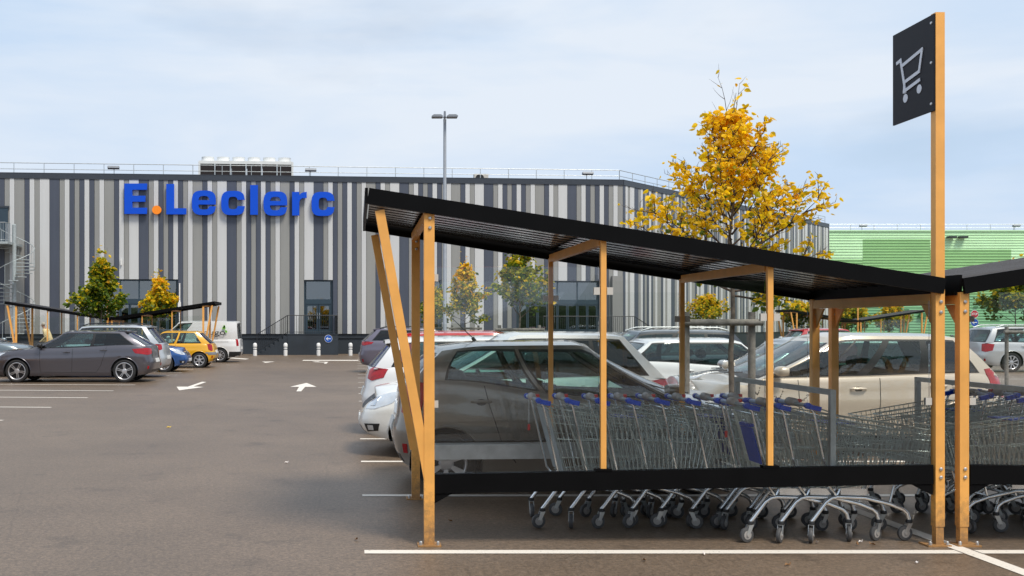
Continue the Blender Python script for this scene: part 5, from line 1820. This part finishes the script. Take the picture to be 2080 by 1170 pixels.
# ================================================================ trees
def tree(name, label, loc, h, rad, z0, nbr, leaf, count, cols, seed, group, droop=0.0, trunk_r=.04, extra=(), top_sparse=True, stake=True, fork=0.0):
    """Young tree: leader, ascending branches with twigs, leaves set along the twigs."""
    rn = random.Random(seed)
    t = thing(name, label, 'tree', loc, rn.uniform(0, 6.28) if not extra else 0, group)
    b = MB()
    lead = [Vector((0, 0, 0))]
    n = 10
    for k in range(1, n+1):
        f = k/n
        lead.append(Vector((rn.uniform(-.02, .02)*f*3, rn.uniform(-.02, .02)*f*3, h*.93*f)))
    b.tube(lead, [trunk_r*(1-.97*(k/n)**.8)+.0015 for k in range(n+1)], 8)
    b.build('trunk', M['bark'], t, smooth=60)
    tw = MB()
    spots = []
    def limb(p, d, L, r, depth):
        m = 6
        pts = [p]
        dd = d.copy()
        for k in range(m):
            dd = (dd + Vector((rn.uniform(-.13, .13), rn.uniform(-.13, .13), rn.uniform(-.05, .16) - droop*.1))).normalized()
            pts.append(pts[-1] + dd*L/m)
        tw.tube(pts, [r*(1-.75*k/m) for k in range(m+1)], 5 if depth == 0 else 4)
        for k in range(1, m+1):
            f = k/m
            if depth > 0 or f > .3:
                spots.append((pts[k], dd, f))
                spots.append((pts[k].lerp(pts[k-1], .5), dd, f))
            if depth < 2 and f > .2:
                for q in range(2 if depth == 0 else 1):
                    a = rn.uniform(0, 6.28)
                    side = dd.orthogonal().normalized()
                    side = Quaternion(dd, a) @ side
                    nd = (dd*.75 + side*.75 + Vector((0, 0, .15))).normalized()
                    limb(pts[k], nd, L*rn.uniform(.28, .45)*(1.15-f*.5), r*.5, depth+1)
    for k in range(nbr):
        f = (k+.5)/nbr
        z = z0 + (h*.86-z0)*f**1.05
        a = k*2.399 + rn.uniform(-.3, .3)
        R_ = rad*1.08*(1-f)**.98*rn.uniform(.7, 1.12) + .06
        el = .45 + .55*f + rn.uniform(-.12, .12)
        d = Vector((math.cos(a)*math.cos(el), math.sin(a)*math.cos(el), math.sin(el)))
        limb(Vector((0, 0, z)), d, R_/math.cos(el)*.9, trunk_r*.27*(1-.6*f)+.002, 0)
    limb(Vector((0, 0, h*.80)), Vector((-.22, 0, 1)).normalized(), h*.17, trunk_r*.14, 1)
    limb(Vector((0, 0, h*.80)), Vector((.2, .1, 1)).normalized(), h*.16, trunk_r*.14, 1)
    for (zz, az, el, L) in extra:
        limb(Vector((0, 0, zz)), Vector((math.cos(az)*math.cos(el), math.sin(az)*math.cos(el), math.sin(el))), L, trunk_r*.30, 0)
    tb = tw.build('branches', M['twig'], t, smooth=60); tb['kind'] = 'stuff'
    # leaves: folded pointed ovals
    V_, F_, C_l = [], [], []
    for i in range(count):
        p, d, f = rn.choice(spots)
        if p.z > z0+(h-z0)*.55 and rn.random() < .45: p, d, f = rn.choice(spots)
        p = p + Vector((rn.gauss(0, .035), rn.gauss(0, .035), rn.gauss(-.02, .035)))*(leaf/.035)**.8
        s = leaf*rn.choice([.5, .7, .85, 1.0, 1.1, 1.3])*rn.uniform(.85, 1.15)
        a = rn.uniform(0, 6.28)
        u = Vector((math.cos(a), math.sin(a), rn.uniform(-1.1, .2))).normalized()
        w = u.cross(Vector((rn.uniform(-1, 1), rn.uniform(-1, 1), rn.uniform(-.4, 1)))).normalized()
        nn = u.cross(w)*.18*s
        o_ = len(V_)
        wd = rn.uniform(.55, .72)
        V_ += [p, p+u*s*.35+w*s*wd*.8+nn, p+u*s*.95+w*s*wd*.95+nn, p+u*s*1.45+w*s*wd*.5+nn*.4, p+u*s*1.85, p+u*s*1.4-w*s*wd*.5+nn*.4, p+u*s*.9-w*s*wd*.95+nn, p+u*s*.3-w*s*wd*.75+nn, p+u*s*.85-nn]
        F_ += [(o_+q, o_+(q+1) % 8, o_+8) for q in range(8)]
        # outer and upper leaves have turned first
        rel = (p.z-z0)/(h-z0) + .25*math.hypot(p.x, p.y)/max(rad, .1) + rn.gauss(0, .28)
        k = 0 if rel < cols[0] else (1 if rel < cols[1] else (2 if rel < cols[2] else 3))
        base = [(.10, .17, .012), (.46, .44, .014), (.95, .64, .012), (.92, .46, .012)][k]
        j = rn.uniform(.75, 1.25)
        C_l.append((base[0]*j, base[1]*j, base[2]*j))
    me = bpy.data.meshes.new('crown')
    me.from_pydata([tuple(q) for q in V_], [], F_)
    at = me.color_attributes.new('leaf_colour', 'FLOAT_COLOR', 'POINT')
    arr = np.ones((len(V_), 4), dtype=np.float32)
    for i, c in enumerate(C_l):
        arr[i*9:(i+1)*9, :3] = c
    at.data.foreach_set('color', arr.ravel())
    o = link('crown', me, M['leaf'], t)
    o['kind'] = 'stuff'
    return t
def stakes(loc, half, zc_, label, group, r=.04, rz=0.0):
    s = thing('tree_stake', label, 'tree stake', loc, rz, group)
    for sx in (-1, 1):
        b = MB(); b.tube([(sx*half, 0, 0), (sx*half, 0, zc_+.12)], r, 10); b.build('stake_post', M['stake'], s, smooth=50)
    b = MB(); b.tube([(-half*1.25, -r*1.9, zc_), (half*1.25, -r*1.9, zc_)], r*.95, 10); b.build('crossbar', M['stake'], s, smooth=50)
    return s
GT = 'young autumn trees in the car park'
AUT = (.05, .42, 1.05)
near = tree('autumn_tree', 'tall golden yellow autumn tree rising just behind the near trolley shelter', (4.34, 12.25, 0), 4.62, 1.08, 2.0, 30, .040, 4400, (-.02, .20, 1.45), 21, GT, trunk_r=.048,
            extra=((2.0, math.pi+.25, .25, .95), (2.25, .12, .62, 1.15), (2.3, math.pi-.2, .5, 1.0), (1.95, .2, -.25, .62), (2.0, -.1, .0, .5), (2.8, math.pi-.1, .75, .85), (2.9, .1, .8, .8), (3.2, math.pi+.3, .9, .7), (3.3, -.2, .9, .65)))
stakes((4.19, 12.25, 0), .38, 1.64, 'weathered timber tree stakes and crossbar beneath the tall golden tree', None, .042)
def far_tree(x, Y, h, rad, label, seed, z0=1.5, n=1500, leaf=.062, cols=(.25, .62, 1.1), st=True, stl=None, X=None):
    X = px(x, Y) if X is None else X
    tree('autumn_tree', label, (X, Y, 0), h, rad, z0, 24, leaf*1.12, int(n*1.4), tuple(c+.08 for c in cols), seed, GT, trunk_r=.04)
    if st:
        stakes((X, Y+.0, 0), .52, 1.5, stl, 'timber tree stakes', .045)
far_tree(1055, 27.9, 4.75, .95, 'green and orange tree seen through the near shelter, before the glazed store front', 31, 1.75, 1700, .055, (.42, .8, 1.2), True, 'timber stakes of the tree before the glazed store front')
far_tree(945, 41.7, 4.55, .95, 'mixed orange green tree seen through the near shelter beside the lamp column', 32, 1.65, 1700, .062, (.30, .62, 1.0), True, 'timber stakes of the tree beside the lamp column')
far_tree(885, 54.5, 3.9, 1.0, 'green tree against the striped facade behind the near shelter post', 33, 1.5, 1300, .075, (.5, .9, 1.3), True, 'timber stakes of the tree behind the near shelter post')
far_tree(205, 41.4, 4.75, 1.02, 'dense green and amber tree standing before the distant shelter sign post', 34, 1.75, 3000, .075, (.58, .88, 1.2), False)
far_tree(325, 52.5, 4.5, 1.05, 'amber and green tree before the wide dark store entrance', 35, 1.75, 2400, .08, (.28, .55, 1.0), False)
far_tree(1437, 58.0, 3.55, 1.35, 'low spreading amber tree against the receding striped wall', 36, 1.4, 1700, .075, (.35, .75, 1.15), False)
far_tree(1622, 67, 3.45, 1.2, 'green amber tree beside the far trolley shelter', 37, 1.3, 1600, .085, (.4, .8, 1.2), False)
far_tree(1730, 71, 3.3, 1.35, 'round olive green tree before the green store, between shelter posts', 38, 1.0, 2200, .085, (.55, .95, 1.3), False)
far_tree(1811, 74, 3.35, 1.5, 'bushy olive and amber tree before the green store door', 39, 1.0, 2400, .085, (.45, .8, 1.15), False)
far_tree(2062, 45, 4.75, 1.45, 'leafy orange green tree below the right-hand shelter roof, before the green store', 40, 1.7, 2600, .08, (.55, .9, 1.2), False)
stakes((px(2082, 26), 26, 0), .45, 1.45, 'lone timber stakes before the far silver car', None, .045)

# ================================================================ lamp column
lp = (px(903.5, 50), 50)
t = thing('lamp_column', 'tall grey lamp column with four flat lamp heads before the striped store', 'street lamp', (*lp, 0))
zt = pz(243, 50)
b = MB(); b.lathe([(.115, 0), (.115, 1.2), (.09, 1.25), (.07, zt), (.03, zt+.12)], (0, 0, 0), 'z', 16); b.build('pole', M['lamp_pole'], t, smooth=50)
b = MB(); b.lathe([(.05, 0), (.06, .1), (.05, .34), (.02, .36)], (0, 0, zt+.05), 'z', 10); b.bar((-.3, 0, zt+.1), (.3, 0, zt+.1), .05, .05); b.bar((0, -.3, zt+.1), (0, .3, zt+.1), .05, .05); b.build('lamp_bracket', M['sign_back'], t)
for k, (x, y, z) in enumerate(((-.38, -.28, .10), (.33, -.28, .10), (-.34, .28, .18), (.37, .28, .18))):
    s_ = -1 if x < 0 else 1
    b = MB(); b.prism([(x-.24, zt+z-.045), (x+.24, zt+z-.045), (x+.26, zt+z+.0), (x+.17, zt+z+.065), (x-.17, zt+z+.065), (x-.26, zt+z+.0)], y-.18, y+.18, 'xz'); b.build('lamp_head', M['sign_back'], t)

# ================================================================ signs
def disc(b, r, y0, y1, z, n=28, x=0):
    b.lathe([(r, y0), (r, y1)], (x, 0, z), 'y', n)
def arrow_sign(t, z, r, y, pref=''):
    b = MB(); disc(b, r, y, y+.012, z); o = b.build('sign_disc', M['sign_white'], t)
    b = MB(); disc(b, r*.93, y-.004, y-.0005, z); b.build('disc_face', M['sign_blue'], o)
    k = r
    pts = [(-.62*k, 0), (-.18*k, .44*k), (-.02*k, .44*k), (-.02*k+(-.14*k), .28*k), (-.34*k, .10*k), (.62*k, .10*k), (.62*k, -.10*k), (-.34*k, -.10*k), (-.16*k, -.28*k), (-.02*k, -.44*k), (-.18*k, -.44*k)]
    me = curve_mesh([pts], .004)
    a = link('arrow', me, M['sign_white'], o); a.rotation_euler = (R(90), 0, 0); a.location = (0, y-.007, z)
    return o
SY = 78.0
t = thing('traffic_sign', 'red stop sign above blue arrow disc on a thin pole before the green store', 'sign', (px(1979.5, SY), SY, 0))
b = MB(); b.tube([(0, .04, 0), (0, .04, 2.85)], .035, 8); b.build('pole', M['galv'], t)
r = .30
zc_ = pz(638, SY)
def octo(r_): return [(r_*math.cos(R(22.5+45*k)), r_*math.sin(R(22.5+45*k))) for k in range(8)]
b = MB(); b.prism([(x, z+zc_) for x, z in octo(r)], -.012, 0, 'xz'); o = b.build('stop_plate', M['sign_white'], t)
b = MB(); b.prism([(x, z+zc_) for x, z in octo(r*.92)], -.016, -.0125, 'xz'); b.build('stop_face', M['sign_red'], o)
me = text_mesh('STOP', .21, .004, offset=.004); me.materials.append(M['sign_white'])
tx = bpy.data.objects.new('lettering', me); COL.objects.link(tx); tx.parent = o; tx.rotation_euler = (R(90), 0, 0); tx.location = (0, -.0195, zc_); tx.scale = (.82, 1.15, 1)
arrow_sign(t, pz(655, SY), .29, -.012)
b = MB(); disc(b, .28, .05, .062, pz(672.5, SY)); b.build('rear_facing_disc', M['sign_back'], t)
t = thing('traffic_sign', 'blue round arrow sign fixed to the dark entrance landing', 'sign', (0, 0, 0))
yy = 58.05
t.location = (px(667, yy), yy, pz(688, yy)); t.rotation_euler = (0, 0, ang1)
arrow_sign(t, 0, .215, -.02)
nrm = Vector((d1.y, -d1.x, 0))
# seat the sign on the landing's front face
fp_ = B_ + d1*s_at(667, 2.0) + nrm*2.015
t.location = (fp_.x, fp_.y, pz(688, fp_.y))

# ================================================================ bollards
def bollard(x, label):
    p = B_ + d1*s_at(x, 3.3) + nrm*3.3
    t = thing('bollard', label, 'bollard', (p.x, p.y, 0), 0, 'white bollards before the store')
    k = .70
    b = MB(); b.lathe([(.105, 0), (.105, .30*k/.7), (.085, .31*k/.7), (.085, .36), (.105, .37), (.105, .42), (.085, .43), (.085, .48), (.11, .49), (.11, .60), (.085, .66), (.04, .69)], (0, 0, 0), 'z', 18); b.build('body', M['white_plastic'], t, smooth=40)
    for z in (.315, .435):
        b = MB(); b.lathe([(.088, z), (.088, z+.04)], (0, 0, 0), 'z', 18); b.build('grey_band', M['sign_back'], t)
    return t
bollard(518, 'white ringed bollard at the foot of the landing steps')
bollard(580, 'white ringed bollard before the upper part of the landing steps')
bollard(647, 'white ringed bollard before the landing, beside its blue arrow sign')
bollard(712, 'white ringed bollard past the landing, nearest the purple grey sport utility car')

# ================================================================ pedestrian behind the distant shelter
def person(label, loc, rz):
    t = thing('person', label, 'person', loc, rz)
    me = bpy.data.meshes.new('body')
    # x forward, y left
    J = [((0, 0, .93), .150), ((.02, 0, 1.12), .150), ((.10, 0, 1.30), .165), ((.17, 0, 1.43), .125), ((.22, 0, 1.50), .055), ((.25, 0, 1.56), .060), ((.27, 0, 1.63), .088), ((.27, 0, 1.70), .078),
         ((.0, .10, .86), .105), ((.10, .10, .50), .072), ((.02, .10, .10), .048), ((.16, .10, .045), .042),
         ((.0, -.10, .86), .105), ((-.06, -.10, .50), .072), ((-.24, -.10, .13), .048), ((-.12, -.10, .045), .042),
         ((.13, .19, 1.37), .070), ((.10, .24, 1.10), .055), ((.30, .20, .93), .042), ((.37, .19, .90), .034),
         ((.13, -.19, 1.37), .070), ((.08, -.24, 1.10), .055), ((.28, -.20, .94), .042), ((.35, -.19, .91), .034)]
    E = [(0,1),(1,2),(2,3),(3,4),(4,5),(5,6),(6,7),(0,8),(8,9),(9,10),(10,11),(0,12),(12,13),(13,14),(14,15),(3,16),(16,17),(17,18),(18,19),(3,20),(20,21),(21,22),(22,23)]
    me.from_pydata([j[0] for j in J], E, [])
    ob = bpy.data.objects.new('body', me); COL.objects.link(ob)
    sk = ob.modifiers.new('skin', 'SKIN')
    for i, j in enumerate(J):
        me.skin_vertices[0].data[i].radius = (j[1], j[1])
    me.skin_vertices[0].data[0].use_root = True
    sb = ob.modifiers.new('sub', 'SUBSURF'); sb.levels = 2; sb.render_levels = 2
    dg = bpy.context.evaluated_depsgraph_get()
    m2 = bpy.data.meshes.new_from_object(ob.evaluated_get(dg))
    bpy.data.objects.remove(ob)
    skin = pmat('skin', (.42, .25, .18), .5); coat = pmat('cream_coat', (.78, .64, .36), .8, var=.1, bump=.2, bscale=25)
    trou = pmat('dark_trousers', (.03, .032, .04), .8); hair = pmat('grey_hair', (.45, .40, .34), .8, bump=.5, bscale=60)
    for m_ in (skin, coat, trou): m2.materials.append(m_)
    for pl in m2.polygons:
        c = pl.center
        if c.z > 1.475: k = 0
        elif c.z > .80 and c.x < .33 or c.z > .97: k = 1
        elif c.z > .80: k = 0
        else: k = 2
        pl.material_index = k; pl.use_smooth = True
    link('body', m2, None, t)
    b = MB()
    n = 12
    prof = [(.235, .78), (.225, .95), (.205, 1.12), (.21, 1.28), (.19, 1.40), (.11, 1.485)]
    for i, (r_, z) in enumerate(prof):
        dx = .0 if z < 1.0 else (z-1.0)*.36
        for k in range(n):
            a = 2*math.pi*k/n
            b.v.append((dx + r_*.80*math.cos(a), r_*1.08*math.sin(a), z))
    for i in range(len(prof)-1):
        for k in range(n):
            b.f.append((i*n+k, i*n+(k+1) % n, (i+1)*n+(k+1) % n, (i+1)*n+k))
    b.build('jacket', coat, t, smooth=60)
    b = MB()
    for i in range(5):
        la = -.1 + i*.42
        for k in range(n):
            a = 2*math.pi*k/n
            fr = .0 if math.cos(a) < .35 or la > .5 else .03
            b.v.append((.255 + (.098-fr)*math.cos(la)*math.cos(a), .094*math.cos(la)*math.sin(a), 1.665 + .105*math.sin(la)))
    for i in range(4):
        for k in range(n):
            b.f.append((i*n+k, i*n+(k+1) % n, (i+1)*n+(k+1) % n, (i+1)*n+k))
    b.f.append(tuple(48+k for k in range(n)))
    b.build('hair', hair, t, smooth=60)
    b = MB(); b.lathe([(.005, 0), (.014, .012), (.006, .03)], (.352, 0, 1.63), 'x', 8); b.build('nose', skin, t)
    return t
person('stooping person in a cream jacket walking behind the distant shelter glass', (px(100, 46.3), 46.3, 0), math.pi)
